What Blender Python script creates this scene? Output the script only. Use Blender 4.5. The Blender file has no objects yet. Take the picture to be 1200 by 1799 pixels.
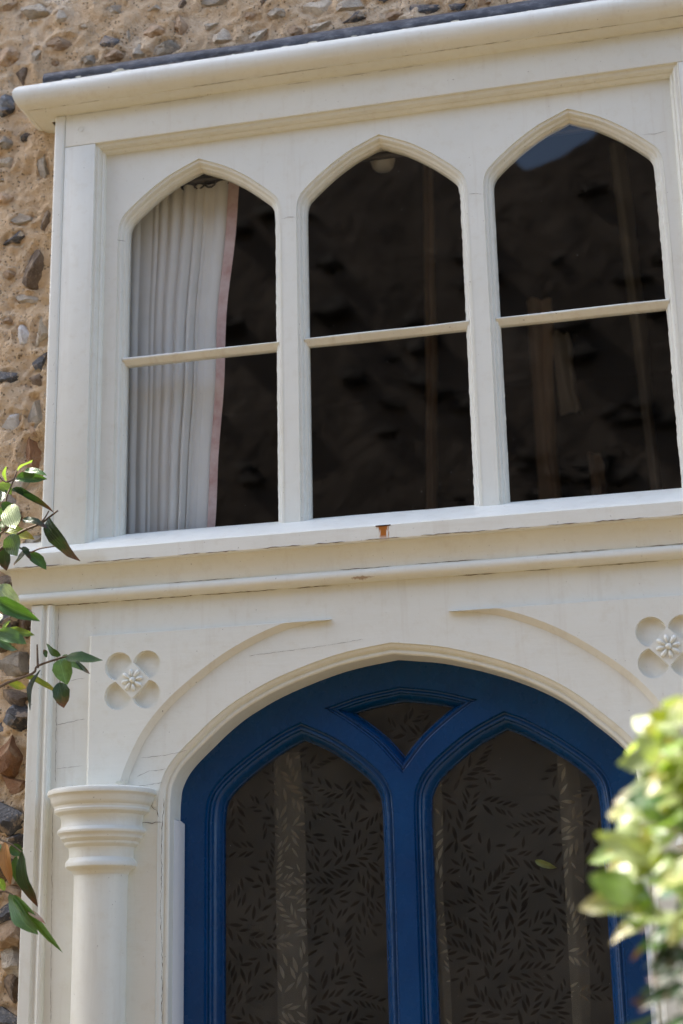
import bpy, bmesh, math, random
from mathutils import Vector, Matrix, noise
from mathutils.geometry import delaunay_2d_cdt
R = math.radians
sc = bpy.context.scene
COL = sc.collection

# ------------------------------------------------------------------ camera
CAM = Vector((0.5534, -2.9234, 1.6))
def camera_axes(yaw, pitch, roll):
    f = Vector((math.sin(yaw) * math.cos(pitch), math.cos(yaw) * math.cos(pitch), math.sin(pitch)))
    r = Vector((math.cos(yaw), -math.sin(yaw), 0)); u = r.cross(f)
    c, s = math.cos(roll), math.sin(roll)
    return c * r + s * u, -s * r + c * u, f
cr, cu, cf = camera_axes(R(-12.58), R(16.194), R(-1.25))
cd = bpy.data.cameras.new('camera'); cam = bpy.data.objects.new('camera', cd); COL.objects.link(cam)
m = Matrix((cr, cu, -cf)).transposed().to_4x4(); m.translation = CAM
cam.matrix_world = m
cd.sensor_fit = 'VERTICAL'; cd.sensor_height = 36; cd.sensor_width = 24; cd.lens = 2750 / 1799 * 36
cd.clip_start = 0.05; cd.clip_end = 3000
cd.dof.use_dof = True; cd.dof.focus_distance = 3.07; cd.dof.aperture_fstop = 2.9; cd.dof.aperture_blades = 9
sc.camera = cam

# ------------------------------------------------------------------ light
SUN_EL, SUN_BACK = R(52), R(12)           # sun high on the left, a little behind the facade
to_sun = Vector((-math.cos(SUN_BACK) * math.cos(SUN_EL), math.sin(SUN_BACK) * math.cos(SUN_EL), math.sin(SUN_EL)))
world = bpy.data.worlds.new('World'); sc.world = world; world.use_nodes = True
nt = world.node_tree; nt.nodes.clear()
sky = nt.nodes.new('ShaderNodeTexSky'); sky.sky_type = 'NISHITA'; sky.sun_disc = False
sky.sun_elevation = SUN_EL; sky.sun_rotation = math.atan2(to_sun.x, to_sun.y)
sky.air_density = 1.0; sky.dust_density = 2.5; sky.ozone_density = 0.8
bg = nt.nodes.new('ShaderNodeBackground'); bg.inputs[1].default_value = 0.15
wo = nt.nodes.new('ShaderNodeOutputWorld')
nt.links.new(sky.outputs[0], bg.inputs[0]); nt.links.new(bg.outputs[0], wo.inputs[0])
sd = bpy.data.lights.new('sun', 'SUN'); sd.energy = 4.0; sd.angle = R(0.6); sd.color = (1.0, 0.94, 0.85)
sun = bpy.data.objects.new('sun', sd); COL.objects.link(sun)
sun.rotation_euler = to_sun.to_track_quat('Z', 'Y').to_euler(); sun.location = (-3, 0, 8)
vs = sc.view_settings; sc.display_settings.display_device = 'sRGB'
vs.view_transform = 'Standard'; vs.look = 'None'; vs.gamma = 1; vs.use_curve_mapping = False
vs.exposure = 1.9
cy = sc.cycles
cy.use_denoising = True; cy.max_bounces = 8; cy.diffuse_bounces = 4; cy.glossy_bounces = 3
cy.transparent_max_bounces = 12; cy.sample_clamp_indirect = 6; cy.caustics_reflective = False; cy.caustics_refractive = False

# ------------------------------------------------------------------ materials
MAT = {}
class NT:
    def __init__(s, name):
        s.m = bpy.data.materials.new(name); s.m.use_nodes = True; s.t = s.m.node_tree; s.t.nodes.clear()
        s.o = s.n('ShaderNodeOutputMaterial'); MAT[name] = s.m
    def n(s, typ, **kw):
        nd = s.t.nodes.new(typ)
        for k, v in kw.items():
            if hasattr(nd, k): setattr(nd, k, v)
        return nd
    def l(s, a, b): s.t.links.new(a, b)
    def coord(s, scale=(1, 1, 1), kind='Object'):
        tc = s.n('ShaderNodeTexCoord'); mp = s.n('ShaderNodeMapping'); mp.inputs['Scale'].default_value = scale
        s.l(tc.outputs[kind], mp.inputs[0]); return mp.outputs[0]
    def noise(s, vec, scale, detail=4, rough=.55):
        nd = s.n('ShaderNodeTexNoise'); nd.inputs['Scale'].default_value = scale
        nd.inputs['Detail'].default_value = detail; nd.inputs['Roughness'].default_value = rough
        s.l(vec, nd.inputs['Vector']); return nd.outputs['Fac']
    def ramp(s, fac, stops):
        nd = s.n('ShaderNodeValToRGB'); e = nd.color_ramp.elements
        while len(e) < len(stops): e.new(.5)
        for el, (p, c) in zip(e, stops):
            el.position = p; el.color = (c, c, c, 1) if isinstance(c, (int, float)) else (*c, 1)
        s.l(fac, nd.inputs[0]); return nd.outputs[0]
    def mix(s, fac, a, b, mode='MIX'):
        nd = s.n('ShaderNodeMix'); nd.data_type = 'RGBA'; nd.blend_type = mode
        for sock, v in ((nd.inputs[0], fac), (nd.inputs[6], a), (nd.inputs[7], b)):
            if hasattr(v, 'links'): s.l(v, sock)
            else: sock.default_value = v if isinstance(v, (int, float)) else (*v, 1)
        return nd.outputs[2]
    def math(s, op, a, b=0.0):
        nd = s.n('ShaderNodeMath'); nd.operation = op
        for sock, v in ((nd.inputs[0], a), (nd.inputs[1], b)):
            if hasattr(v, 'links'): s.l(v, sock)
            else: sock.default_value = v
        return nd.outputs[0]
    def bump(s, h, strength, dist=.002):
        nd = s.n('ShaderNodeBump'); nd.inputs['Strength'].default_value = strength; nd.inputs['Distance'].default_value = dist
        s.l(h, nd.inputs['Height']); return nd.outputs[0]
    def principled(s, col, rough=.5, nrm=None, **kw):
        p = s.n('ShaderNodeBsdfPrincipled')
        for k, v in [('Base Color', col), ('Roughness', rough)] + list(kw.items()):
            k = k.replace('_', ' ')
            if hasattr(v, 'links'): s.l(v, p.inputs[k])
            else: p.inputs[k].default_value = (*v, 1) if isinstance(v, tuple) and len(v) == 3 else v
        if nrm is not None: s.l(nrm, p.inputs['Normal'])
        return p.outputs[0]
    def out(s, sh): s.l(sh, s.o.inputs[0]); return s.m

def paint_material(name, base, dirty=1.0, grain=(1, 1, 1), rust=None):
    t = NT(name); v = t.coord()
    gv = t.coord(grain)
    big = t.ramp(t.noise(v, 5, 5), [(.3, tuple(c * (1 - .07 * dirty) for c in base)), (.7, base)])
    grime = t.ramp(t.noise(v, 38, 6, .7), [(.52, 0.0), (.74, .30 * dirty)])
    c = t.mix(grime, big, tuple(x * y for x, y in zip(base, (.78, .72, .62))))
    speck = t.ramp(t.noise(v, 170, 2, .5), [(.735, 0.0), (.76, .55 * dirty)])
    c = t.mix(speck, c, (.17, .14, .11))
    strk = t.ramp(t.noise(t.coord((1, 1, .07)), 34, 4, .65), [(.56, 0.0), (.74, .22 * dirty)])
    c = t.mix(strk, c, (.50, .43, .33))
    if rust:
        x0, z0, wd, ht = rust
        sx = t.n('ShaderNodeSeparateXYZ'); tc = t.n('ShaderNodeTexCoord'); t.l(tc.outputs['Object'], sx.inputs[0])
        wob = t.noise(t.coord((1, 1, .15)), 260, 3)
        dx = t.math('ABSOLUTE', t.math('SUBTRACT', sx.outputs[0], x0))
        dx = t.math('ADD', dx, t.math('MULTIPLY', t.math('SUBTRACT', wob, .5), wd * 2.4))
        mx = t.ramp(t.math('DIVIDE', dx, wd), [(.55, 1.0), (1.0, 0.0)])
        dz = t.math('DIVIDE', t.math('SUBTRACT', z0, sx.outputs[2]), ht)
        mz = t.ramp(dz, [(0.0, 0.0), (.06, 1.0), (.6, .75), (1.0, 0.0)])
        mk = t.math('MULTIPLY', mx, mz)
        c = t.mix(t.math('MINIMUM', t.math('MULTIPLY', mk, 1.4), 1.0), c, (.40, .13, .012))
        bx = t.math('DIVIDE', t.math('ABSOLUTE', t.math('SUBTRACT', sx.outputs[0], x0 - .05)), .05)
        bz = t.math('DIVIDE', t.math('ABSOLUTE', t.math('SUBTRACT', sx.outputs[2], 2.319)), .007)
        b2 = t.ramp(t.math('ADD', t.math('ADD', bx, bz), t.math('MULTIPLY', wob, .9)), [(.75, .75), (1.15, 0.0)])
        c = t.mix(b2, c, (.30, .17, .08))
    brush = t.noise(gv, 90, 3, .6)
    lump = t.noise(v, 22, 3, .5)
    h = t.math('ADD', t.math('MULTIPLY', brush, .45), t.math('MULTIPLY', lump, 1.2))
    rg = t.ramp(t.noise(v, 30, 3), [(.3, .34), (.7, .52)])
    return t.out(t.principled(c, rg, t.bump(h, .55, .0018), Specular_IOR_Level=.45))

WHITE = (.785, .79, .715)
paint_material('white_paint_h', WHITE, 1.0, (.12, 1, 1))
paint_material('white_paint_v', WHITE, 1.0, (1, 1, .12))
paint_material('white_paint_sill', (.80, .80, .72), .9, (.1, 1, 1), rust=(0.0, 2.4125, .0105, .031))
paint_material('white_paint_old', (.765, .755, .675), 1.5, (.12, 1, 1))

t = NT('blue_paint'); v = t.coord(); gv = t.coord((1, 1, .12))
c = t.ramp(t.noise(v, 9, 4), [(.3, (.0004, .034, .120)), (.7, (.0006, .047, .155))])
wear = t.ramp(t.noise(v, 120, 3, .6), [(.70, 0.0), (.78, .25)])
c = t.mix(wear, c, (.03, .08, .19))
h = t.math('ADD', t.noise(gv, 140, 3), t.math('MULTIPLY', t.noise(v, 35, 3), .8))
t.out(t.principled(c, t.ramp(t.noise(v, 25, 3), [(.3, .20), (.7, .34)]), t.bump(h, .5, .0012), Specular_IOR_Level=.34))

t = NT('weather_strip_paint'); t.out(t.principled((.60, .62, .64), .35))
t = NT('crack_dark'); v = t.coord(); t.out(t.principled(t.ramp(t.noise(v, 60), [(.3, (.10, .075, .05)), (.7, (.24, .19, .14))]), .9))
t = NT('rusty_iron'); v = t.coord(); t.out(t.principled(t.ramp(t.noise(v, 400), [(.3, (.018, .011, .009)), (.7, (.07, .03, .016))]), .85))

t = NT('lead_sheet'); v = t.coord()
n1 = t.noise(t.coord((.5, 1, 1)), 60, 6, .65)
c = t.ramp(n1, [(.25, (.020, .022, .028)), (.5, (.052, .058, .072)), (.72, (.16, .17, .185))])
t.out(t.principled(c, .55, t.bump(n1, .6, .004), Metallic=.15))

t = NT('mortar'); v = t.coord()
n1 = t.noise(v, 7, 6, .6); n2 = t.noise(v, 45, 6, .7); n3 = t.noise(v, 220, 3, .6)
c = t.ramp(n1, [(.28, (.60, .43, .26)), (.5, (.75, .56, .36)), (.75, (.81, .66, .48))])
c = t.mix(t.ramp(n2, [(.55, 0.0), (.75, .6)]), c, (.60, .49, .36))
c = t.mix(t.ramp(n2, [(.22, .35), (.40, 0.0)]), c, (.42, .28, .17))
vor = t.n('ShaderNodeTexVoronoi'); vor.inputs['Scale'].default_value = 110; t.l(v, vor.inputs['Vector'])
pit = t.math('MULTIPLY', t.ramp(vor.outputs['Distance'], [(.14, 1.0), (.30, 0.0)]), t.ramp(t.noise(v, 26, 3), [(.42, 0.0), (.6, .75)]))
c = t.mix(pit, c, (.16, .105, .065))
vo2 = t.n('ShaderNodeTexVoronoi'); vo2.inputs['Scale'].default_value = 95; t.l(t.coord((1.1, 1, .9)), vo2.inputs['Vector'])
gr = t.math('MULTIPLY', t.ramp(vo2.outputs['Distance'], [(.16, 1.0), (.26, 0.0)]), t.ramp(t.noise(v, 31, 2), [(.5, 0.0), (.58, .7)]))
c = t.mix(gr, c, (.66, .58, .48))
h = t.math('ADD', t.math('MULTIPLY', n2, 1.0), t.math('ADD', t.math('MULTIPLY', n3, .45), t.math('MULTIPLY', t.math('SUBTRACT', gr, pit), .6)))
t.out(t.principled(c, .95, t.bump(h, 1.0, .013), Specular_IOR_Level=.2))
t = NT('old_mortar'); v = t.coord(); n1 = t.noise(v, 1.4, 6, .65)
t.out(t.principled(t.ramp(n1, [(.3, (.075, .058, .044)), (.55, (.14, .108, .082)), (.75, (.22, .18, .145))]), .95, t.bump(n1, 1.0, .08)))

def flint_material(name, stops, rough, speck, bump=.6, smear=.4):
    t = NT(name)
    oi = t.n('ShaderNodeObjectInfo'); tc = t.n('ShaderNodeTexCoord')
    ad = t.n('ShaderNodeVectorMath'); ad.operation = 'ADD'; t.l(tc.outputs['Object'], ad.inputs[0])
    mu = t.n('ShaderNodeVectorMath'); mu.operation = 'SCALE'; mu.inputs[0].default_value = (7, 13, 5); t.l(oi.outputs['Random'], mu.inputs['Scale'])
    t.l(mu.outputs[0], ad.inputs[1]); v = ad.outputs[0]
    n1 = t.noise(v, 1.6, 5, .6); n2 = t.noise(v, 7, 5, .7)
    c = t.ramp(n1, stops)
    c = t.mix(t.ramp(n2, [(.56, 0.0), (.68, .8)]), c, speck)
    hs = t.n('ShaderNodeHueSaturation'); t.l(c, hs.inputs['Color'])
    t.l(t.math('ADD', t.math('MULTIPLY', oi.outputs['Random'], .55), .95), hs.inputs['Value'])
    # mortar smeared over part of the stone
    sm = t.ramp(t.math('ADD', t.noise(v, 1.1, 4, .6), t.math('MULTIPLY', n2, .25)), [(.66, 0.0), (.74, smear)])
    c = t.mix(sm, hs.outputs[0], (.58, .44, .30))
    t.out(t.principled(c, t.math('ADD', t.math('MULTIPLY', sm, .4), rough), t.bump(n2, bump, .25)))
flint_material('flint_black', [(.3, (.012, .013, .017)), (.6, (.05, .052, .06)), (.75, (.22, .20, .17))], .34, (.16, .16, .17), .35)
flint_material('flint_brown', [(.3, (.10, .070, .048)), (.6, (.22, .16, .11)), (.8, (.40, .30, .21))], .6, (.34, .29, .23))
flint_material('flint_grey', [(.25, (.25, .215, .17)), (.55, (.44, .385, .305)), (.8, (.58, .50, .39))], .6, (.12, .12, .13))
flint_material('flint_white', [(.25, (.46, .39, .30)), (.55, (.64, .56, .44)), (.8, (.74, .67, .55))], .6, (.22, .20, .19))
flint_material('flint_tan', [(.25, (.34, .22, .13)), (.55, (.50, .35, .22)), (.8, (.60, .46, .32))], .6, (.55, .47, .38))
flint_material('flint_pale', [(.25, (.48, .39, .28)), (.55, (.62, .53, .41)), (.8, (.70, .63, .53))], .6, (.36, .30, .24))
flint_material('flint_orange', [(.25, (.22, .10, .045)), (.55, (.38, .19, .085)), (.8, (.48, .31, .18))], .5, (.26, .17, .11))
flint_material('flint_quartz', [(.25, (.58, .57, .55)), (.55, (.70, .69, .67)), (.8, (.80, .79, .77))], .4, (.50, .47, .43))
flint_material('flint_old', [(.3, (.030, .024, .019)), (.6, (.065, .052, .042)), (.8, (.11, .09, .075))], .7, (.05, .042, .036), .6, 0.0)
flint_material('flint_navy', [(.25, (.09, .105, .13)), (.55, (.24, .26, .29)), (.8, (.44, .44, .43))], .5, (.06, .07, .09))

# window glass: thin, slightly wavy, reflecting by angle and letting the rest through
def glass_material(name, tint, rough=0.0, wave=.10):
    t = NT(name); v = t.coord()
    fr = t.n('ShaderNodeFresnel'); fr.inputs['IOR'].default_value = 1.5
    b = t.bump(t.noise(v, 4.5, 1, .4), wave, .004); t.l(b, fr.inputs['Normal'])
    gl = t.n('ShaderNodeBsdfGlossy'); gl.inputs['Roughness'].default_value = rough; t.l(b, gl.inputs['Normal'])
    tr = t.n('ShaderNodeBsdfTransparent'); tr.inputs[0].default_value = (*tint, 1)
    mx = t.n('ShaderNodeMixShader')
    ge = t.n('ShaderNodeNewGeometry'); front = t.math('SUBTRACT', 1.0, ge.outputs['Backfacing'])
    t.l(t.math('MULTIPLY', t.math('MINIMUM', t.math('MULTIPLY', fr.outputs[0], 1.25), 1.0), front), mx.inputs[0]); t.l(tr.outputs[0], mx.inputs[1]); t.l(gl.outputs[0], mx.inputs[2])
    dust = t.ramp(t.noise(v, 260, 1, .4), [(.815, 0.0), (.83, .6)])
    df = t.n('ShaderNodeBsdfDiffuse'); df.inputs[0].default_value = (.6, .6, .58, 1)
    m2 = t.n('ShaderNodeMixShader'); t.l(dust, m2.inputs[0]); t.l(mx.outputs[0], m2.inputs[1]); t.l(df.outputs[0], m2.inputs[2])
    t.out(m2.outputs[0])
glass_material('window_glass', (.96, .965, .96))
glass_material('door_glass', (.80, .80, .77), .0, .12)
t = NT('frosted_film'); v = t.coord()
tr = t.n('ShaderNodeBsdfTransparent'); tr.inputs[0].default_value = (.95, .94, .93, 1)
df = t.n('ShaderNodeBsdfDiffuse'); t.l(t.ramp(t.noise(v, 6, 4), [(.3, (.108, .117, .126)), (.7, (.165, .175, .184))]), df.inputs[0])
tl = t.n('ShaderNodeBsdfTranslucent'); tl.inputs[0].default_value = (.75, .74, .72, 1)
m0 = t.n('ShaderNodeMixShader'); m0.inputs[0].default_value = .35; t.l(df.outputs[0], m0.inputs[1]); t.l(tl.outputs[0], m0.inputs[2])
mx = t.n('ShaderNodeMixShader'); mx.inputs[0].default_value = .46; t.l(tr.outputs[0], mx.inputs[1]); t.l(m0.outputs[0], mx.inputs[2]); t.out(mx.outputs[0])

def cloth(name, a, b, scale=60, trans=.25):
    t = NT(name); v = t.coord(); n1 = t.noise(v, scale, 4, .6); c = t.ramp(n1, [(.3, a), (.7, b)])
    df = t.n('ShaderNodeBsdfDiffuse'); t.l(c, df.inputs[0]); tl = t.n('ShaderNodeBsdfTranslucent'); t.l(c, tl.inputs[0])
    mx = t.n('ShaderNodeMixShader'); mx.inputs[0].default_value = trans; t.l(df.outputs[0], mx.inputs[1]); t.l(tl.outputs[0], mx.inputs[2]); t.out(mx.outputs[0])
cloth('curtain_lining', (.83, .83, .81), (.89, .89, .87), 14, .15)
cloth('curtain_border', (.56, .36, .34), (.74, .60, .59), 30, .1)
cloth('drape_brown', (.74, .58, .45), (.82, .68, .55), 6, .1)
cloth('drape_grey', (.72, .70, .67), (.80, .78, .75), 6, .1)
cloth('drape_cream', (.86, .80, .70), (.90, .85, .76), 12, .1)
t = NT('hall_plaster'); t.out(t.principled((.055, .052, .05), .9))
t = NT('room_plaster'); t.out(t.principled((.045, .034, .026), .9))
t = NT('lamp_glass'); t.out(t.principled((.80, .79, .74), .3))
t = NT('lamp_metal'); t.out(t.principled((.05, .045, .04), .5))

def leaf_material(name, top, edge=None, rough=.32, trans=.3):
    t = NT(name); v = t.coord(kind='Object')
    oi = t.n('ShaderNodeObjectInfo')
    n1 = t.noise(v, 3.0, 4, .6)
    c = t.ramp(n1, [(.3, tuple(x * .72 for x in top)), (.7, tuple(min(1, x * 1.25) for x in top))])
    sx = t.n('ShaderNodeSeparateXYZ'); t.l(v, sx.inputs[0])
    rib = t.ramp(t.math('ABSOLUTE', sx.outputs[0]), [(.0, .55), (.022, 0.0)])
    c = t.mix(rib, c, tuple(min(1, x * 1.6 + .04) for x in top))
    if edge:
        tip = t.ramp(t.math('ADD', sx.outputs[1], t.math('MULTIPLY', t.math('SUBTRACT', n1, .5), .9)), [(.55, 0.0), (.95, .9)])
        c = t.mix(tip, c, edge)
    hs = t.n('ShaderNodeHueSaturation'); t.l(c, hs.inputs['Color'])
    t.l(t.math('ADD', t.math('MULTIPLY', oi.outputs['Random'], .5), .75), hs.inputs['Value'])
    vein = t.n('ShaderNodeTexWave'); vein.inputs['Scale'].default_value = 3.2; vein.inputs['Distortion'].default_value = 1.2
    t.l(v, vein.inputs['Vector'])
    p = t.principled(hs.outputs[0], rough, t.bump(t.math('ADD', vein.outputs['Fac'], n1), .25, .05), Specular_IOR_Level=.55)
    tl = t.n('ShaderNodeBsdfTranslucent'); t.l(t.mix(1.0, hs.outputs[0], (1.35, 1.4, .55), 'MULTIPLY'), tl.inputs[0])
    mx = t.n('ShaderNodeMixShader'); mx.inputs[0].default_value = trans; t.l(p, mx.inputs[1]); t.l(tl.outputs[0], mx.inputs[2]); t.out(mx.outputs[0])
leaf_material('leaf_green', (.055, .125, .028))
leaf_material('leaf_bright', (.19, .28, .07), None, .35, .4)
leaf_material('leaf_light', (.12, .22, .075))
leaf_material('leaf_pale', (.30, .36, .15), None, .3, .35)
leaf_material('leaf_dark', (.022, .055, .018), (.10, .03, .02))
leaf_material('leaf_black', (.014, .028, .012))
leaf_material('leaf_reddish', (.030, .060, .022), (.17, .065, .05))
leaf_material('leaf_yellow', (.26, .31, .05), (.45, .34, .10), .35, .4)
leaf_material('leaf_cream', (.24, .30, .06), (.62, .55, .30), .35, .4)
leaf_material('leaf_white', (.34, .40, .25), (.60, .50, .42), .22, .3)
leaf_material('leaf_teal', (.055, .14, .085))
leaf_material('leaf_orange', (.42, .20, .06), (.30, .12, .04), .5)
leaf_material('leaf_dry', (.46, .33, .24), (.40, .18, .15), .6)
leaf_material('leaf_sap', (.14, .23, .03), None, .35, .45)
LEAFMAT = dict(g='leaf_green', b='leaf_bright', l='leaf_light', p='leaf_pale', d='leaf_dark', k='leaf_black', r='leaf_reddish',
               y='leaf_yellow', c='leaf_cream', w='leaf_white', t='leaf_teal', o='leaf_orange', q='leaf_dry', s='leaf_sap')
t = NT('twig_bark'); v = t.coord(); t.out(t.principled(t.ramp(t.noise(v, 120), [(.3, (.07, .045, .03)), (.7, (.20, .14, .09))]), .8))
t = NT('tree_bark'); v = t.coord((1, 1, .2)); n1 = t.noise(v, 20, 5); t.out(t.principled(t.ramp(n1, [(.3, (.05, .04, .03)), (.7, (.15, .12, .09))]), .9, t.bump(n1, .8, .03)))
t = NT('tree_leaf'); v = t.coord(); t.out(t.principled(t.ramp(t.noise(v, 3), [(.3, (.03, .06, .015)), (.7, (.08, .13, .03))]), .5))
t = NT('gravel_paving'); v = t.coord(); n1 = t.noise(v, 3, 6, .6); n2 = t.noise(v, 60, 4, .7)
c = t.ramp(n1, [(.3, (.105, .078, .042)), (.7, (.16, .122, .070))]); c = t.mix(t.ramp(n2, [(.4, .5), (.6, 0.0)]), c, (.08, .056, .03))
t.out(t.principled(c, .9, t.bump(n2, .6, .01)))
t = NT('stone_step'); v = t.coord(); n1 = t.noise(v, 25, 5); t.out(t.principled(t.ramp(n1, [(.3, (.30, .27, .22)), (.7, (.45, .41, .35))]), .85, t.bump(n1, .4, .004)))

# ------------------------------------------------------------------ helpers
def link(name, me, mat, parent=None, sharp=35):
    if mat is not None and not len(me.materials):
        for mm in ([mat] if isinstance(mat, str) else mat): me.materials.append(MAT[mm])
    o = bpy.data.objects.new(name, me); COL.objects.link(o)
    if parent:
        o.parent = parent; o.matrix_parent_inverse = Matrix.Translation(-parent.location)
    if sharp:
        me.polygons.foreach_set('use_smooth', [True] * len(me.polygons)); me.set_sharp_from_angle(angle=R(sharp))
    return o
def mesh(name, vs, fs):
    me = bpy.data.meshes.new(name); me.from_pydata([tuple(p) for p in vs], [], fs); me.update(); return me
def empty(name, loc=(0, 0, 0)):
    o = bpy.data.objects.new(name, None); COL.objects.link(o); o.location = loc; o.empty_display_size = .05; return o
def tag(o, label, cat, group=None):
    o['label'] = label; o['category'] = cat
    if group: o['group'] = group
    return o
def structure(o): o['kind'] = 'structure'; return o
def sweep(path, prof, closed=False, side=1, y0=0.0, jitter=0.0, cap=False):
    """path in (x,z); prof = (inset, depth); inset to the right of travel for side=1. returns verts, faces"""
    n = len(path); P = [Vector(p) for p in path]; N = []
    for i in range(n):
        a = P[i] - P[i - 1] if (i > 0 or closed) else None
        b = P[(i + 1) % n] - P[i] if (i < n - 1 or closed) else None
        na = Vector((a.y, -a.x)).normalized() if a is not None else None
        nb = Vector((b.y, -b.x)).normalized() if b is not None else None
        if na is None: na = nb
        if nb is None: nb = na
        d = 1 + na.dot(nb); N.append((na + nb) / max(d, .35) * side)
    vs = []; fs = []; k = len(prof)
    for i in range(n):
        for off, dy in prof:
            q = P[i] + N[i] * off
            j = jitter * (noise.noise(Vector((q.x * 35, q.y * 35, off * 200))))
            vs.append((q.x + N[i].x * j, y0 + dy, q.y + N[i].y * j))
    for i in range(n if closed else n - 1):
        a, b = i * k, ((i + 1) % n) * k
        for q in range(k - 1):
            f = (a + q, a + q + 1, b + q + 1, b + q)
            fs.append(f if side > 0 else f[::-1])
    if cap and not closed:
        fs.append(tuple(range(k))); fs.append(tuple(reversed(range((n - 1) * k, n * k))))
    return vs, fs
def inset_path(path, off, closed=False, side=1):
    vs, _ = sweep(path, [(off, 0), (off, 0)], closed, side); return [(v[0], v[2]) for v in vs[::2]]
def inside(p, poly):
    c = False; n = len(poly)
    for i in range(n):
        a, b = poly[i], poly[i - 1]
        if (a[1] > p[1]) != (b[1] > p[1]) and p[0] < (b[0] - a[0]) * (p[1] - a[1]) / (b[1] - a[1]) + a[0]: c = not c
    return c
def plate(outer, holes, y0, th):
    """flat board in the x-z plane with holes, front face at y0, thickness th"""
    loops = [outer] + holes; co = []; ed = []; rng = []
    for lp in loops:
        s = len(co); co += [Vector(p) for p in lp]; rng.append((s, len(lp)))
        ed += [(s + i, s + (i + 1) % len(lp)) for i in range(len(lp))]
    v2, e2, f2, *_ = delaunay_2d_cdt(co, ed, [], 1, 1e-6)
    bins = {}
    for h in holes:
        bx = (min(p[0] for p in h), max(p[0] for p in h), min(p[1] for p in h), max(p[1] for p in h))
        for i in range(int(bx[0] // .05), int(bx[1] // .05) + 1):
            for j in range(int(bx[2] // .05), int(bx[3] // .05) + 1): bins.setdefault((i, j), []).append((bx, h))
    keep = []
    for f in f2:
        c = (v2[f[0]] + v2[f[1]] + v2[f[2]]) / 3
        if not inside(c, outer): continue
        if any(b[0] <= c.x <= b[1] and b[2] <= c.y <= b[3] and inside(c, h) for b, h in bins.get((int(c.x // .05), int(c.y // .05)), ())): continue
        keep.append(f)
    f2 = keep
    vs = [(p.x, y0, p.y) for p in v2] + [(p.x, y0 + th, p.y) for p in v2]; n = len(v2); fs = []
    for f in f2:
        a, b, c = (v2[i] for i in f[:3])
        cw = (b - a).cross(c - a) < 0
        f = tuple(f) if not cw else tuple(reversed(f))
        fs.append(f); fs.append(tuple(i + n for i in reversed(f)))
    cnt = {}
    for f in fs[::2]:
        for i in range(len(f)):
            k = (f[i], f[(i + 1) % len(f)]); cnt[k] = 1
    for (a, b) in list(cnt):
        if (b, a) not in cnt: fs.append((b, a, a + n, b + n))
    return mesh('plate', vs, fs)
def box_mesh(x0, x1, y0, y1, z0, z1, bev=.0015, seg=2):
    bm = bmesh.new(); bmesh.ops.create_cube(bm, size=1)
    for v in bm.verts: v.co = ((x0 + x1) / 2 + v.co.x * (x1 - x0), (y0 + y1) / 2 + v.co.y * (y1 - y0), (z0 + z1) / 2 + v.co.z * (z1 - z0))
    if bev: bmesh.ops.bevel(bm, geom=bm.edges[:], offset=bev, segments=seg, affect='EDGES', profile=.6)
    me = bpy.data.meshes.new('box'); bm.to_mesh(me); bm.free(); return me
def extrude_x(prof, x0, x1, step=.03, wob=.0008, seed=0, ends=True):
    """prof (y,z) swept along x with slight hand-made waviness"""
    n = max(2, int((x1 - x0) / step)); k = len(prof); vs = []; fs = []
    for i in range(n + 1):
        x = x0 + (x1 - x0) * i / n
        for j, (y, z) in enumerate(prof):
            a = noise.noise(Vector((x * 5, j * .35 + seed, 1))) * wob; b = noise.noise(Vector((x * 7, j * .35, 9 + seed))) * wob
            vs.append((x, y + a, z + b))
    for i in range(n):
        for j in range(k - 1):
            a = i * k + j; fs.append((a, a + 1, a + k + 1, a + k))
    if ends: fs.append(tuple(reversed(range(k)))); fs.append(tuple(range(n * k, n * k + k)))
    return mesh('sweep', vs, fs)
def lathe(prof, cx, cy, seg=48):
    vs = []; fs = []; k = len(prof)
    for s in range(seg):
        a = 2 * math.pi * s / seg
        for r, z in prof: vs.append((cx + r * math.cos(a), cy + r * math.sin(a), z))
    for s in range(seg):
        for j in range(k - 1):
            a, b = s * k + j, ((s + 1) % seg) * k + j
            fs.append((a, b, b + 1, a + 1))
    return mesh('lathe', vs, fs)
def spline(pts, n=6):
    out = []; P = [Vector(p) for p in pts]
    for i in range(len(P) - 1):
        p0 = P[i - 1] if i else P[0] * 2 - P[1]; p1, p2 = P[i], P[i + 1]; p3 = P[i + 2] if i + 2 < len(P) else P[-1] * 2 - P[-2]
        for s in range(n):
            t = s / n
            out.append(.5 * ((2 * p1) + (p2 - p0) * t + (2 * p0 - 5 * p1 + 4 * p2 - p3) * t * t + (3 * p1 - p0 - 3 * p2 + p3) * t ** 3))
    out.append(P[-1]); return [tuple(p) for p in out]
def tube(pts, r0, r1, seg=6):
    P = [Vector(p) for p in pts]; n = len(P); vs = []; fs = []
    for i in range(n):
        d = (P[min(i + 1, n - 1)] - P[max(i - 1, 0)]).normalized()
        s = d.cross(Vector((.31, .87, .37))).normalized(); u = d.cross(s); r = r0 + (r1 - r0) * i / (n - 1)
        for q in range(seg):
            a = 2 * math.pi * q / seg; vs.append(P[i] + r * (s * math.cos(a) + u * math.sin(a)))
    for i in range(n - 1):
        for q in range(seg):
            a, b = i * seg + q, i * seg + (q + 1) % seg; fs.append((a, b, b + seg, a + seg))
    fs.append(tuple(reversed(range(seg)))); fs.append(tuple(range((n - 1) * seg, n * seg)))
    return vs, fs
def joined(parts):
    vs = []; fs = []
    for v, f in parts:
        o = len(vs); vs += list(v); fs += [tuple(i + o for i in q) for q in f]
    return vs, fs
def mirror_path(half): return [(-x, z) for x, z in half]
def centre_origin(o, loc):
    """move a part's origin onto the part, keeping the shape in place"""
    o.data.transform(Matrix.Translation(-Vector(loc))); o.location = loc

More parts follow.
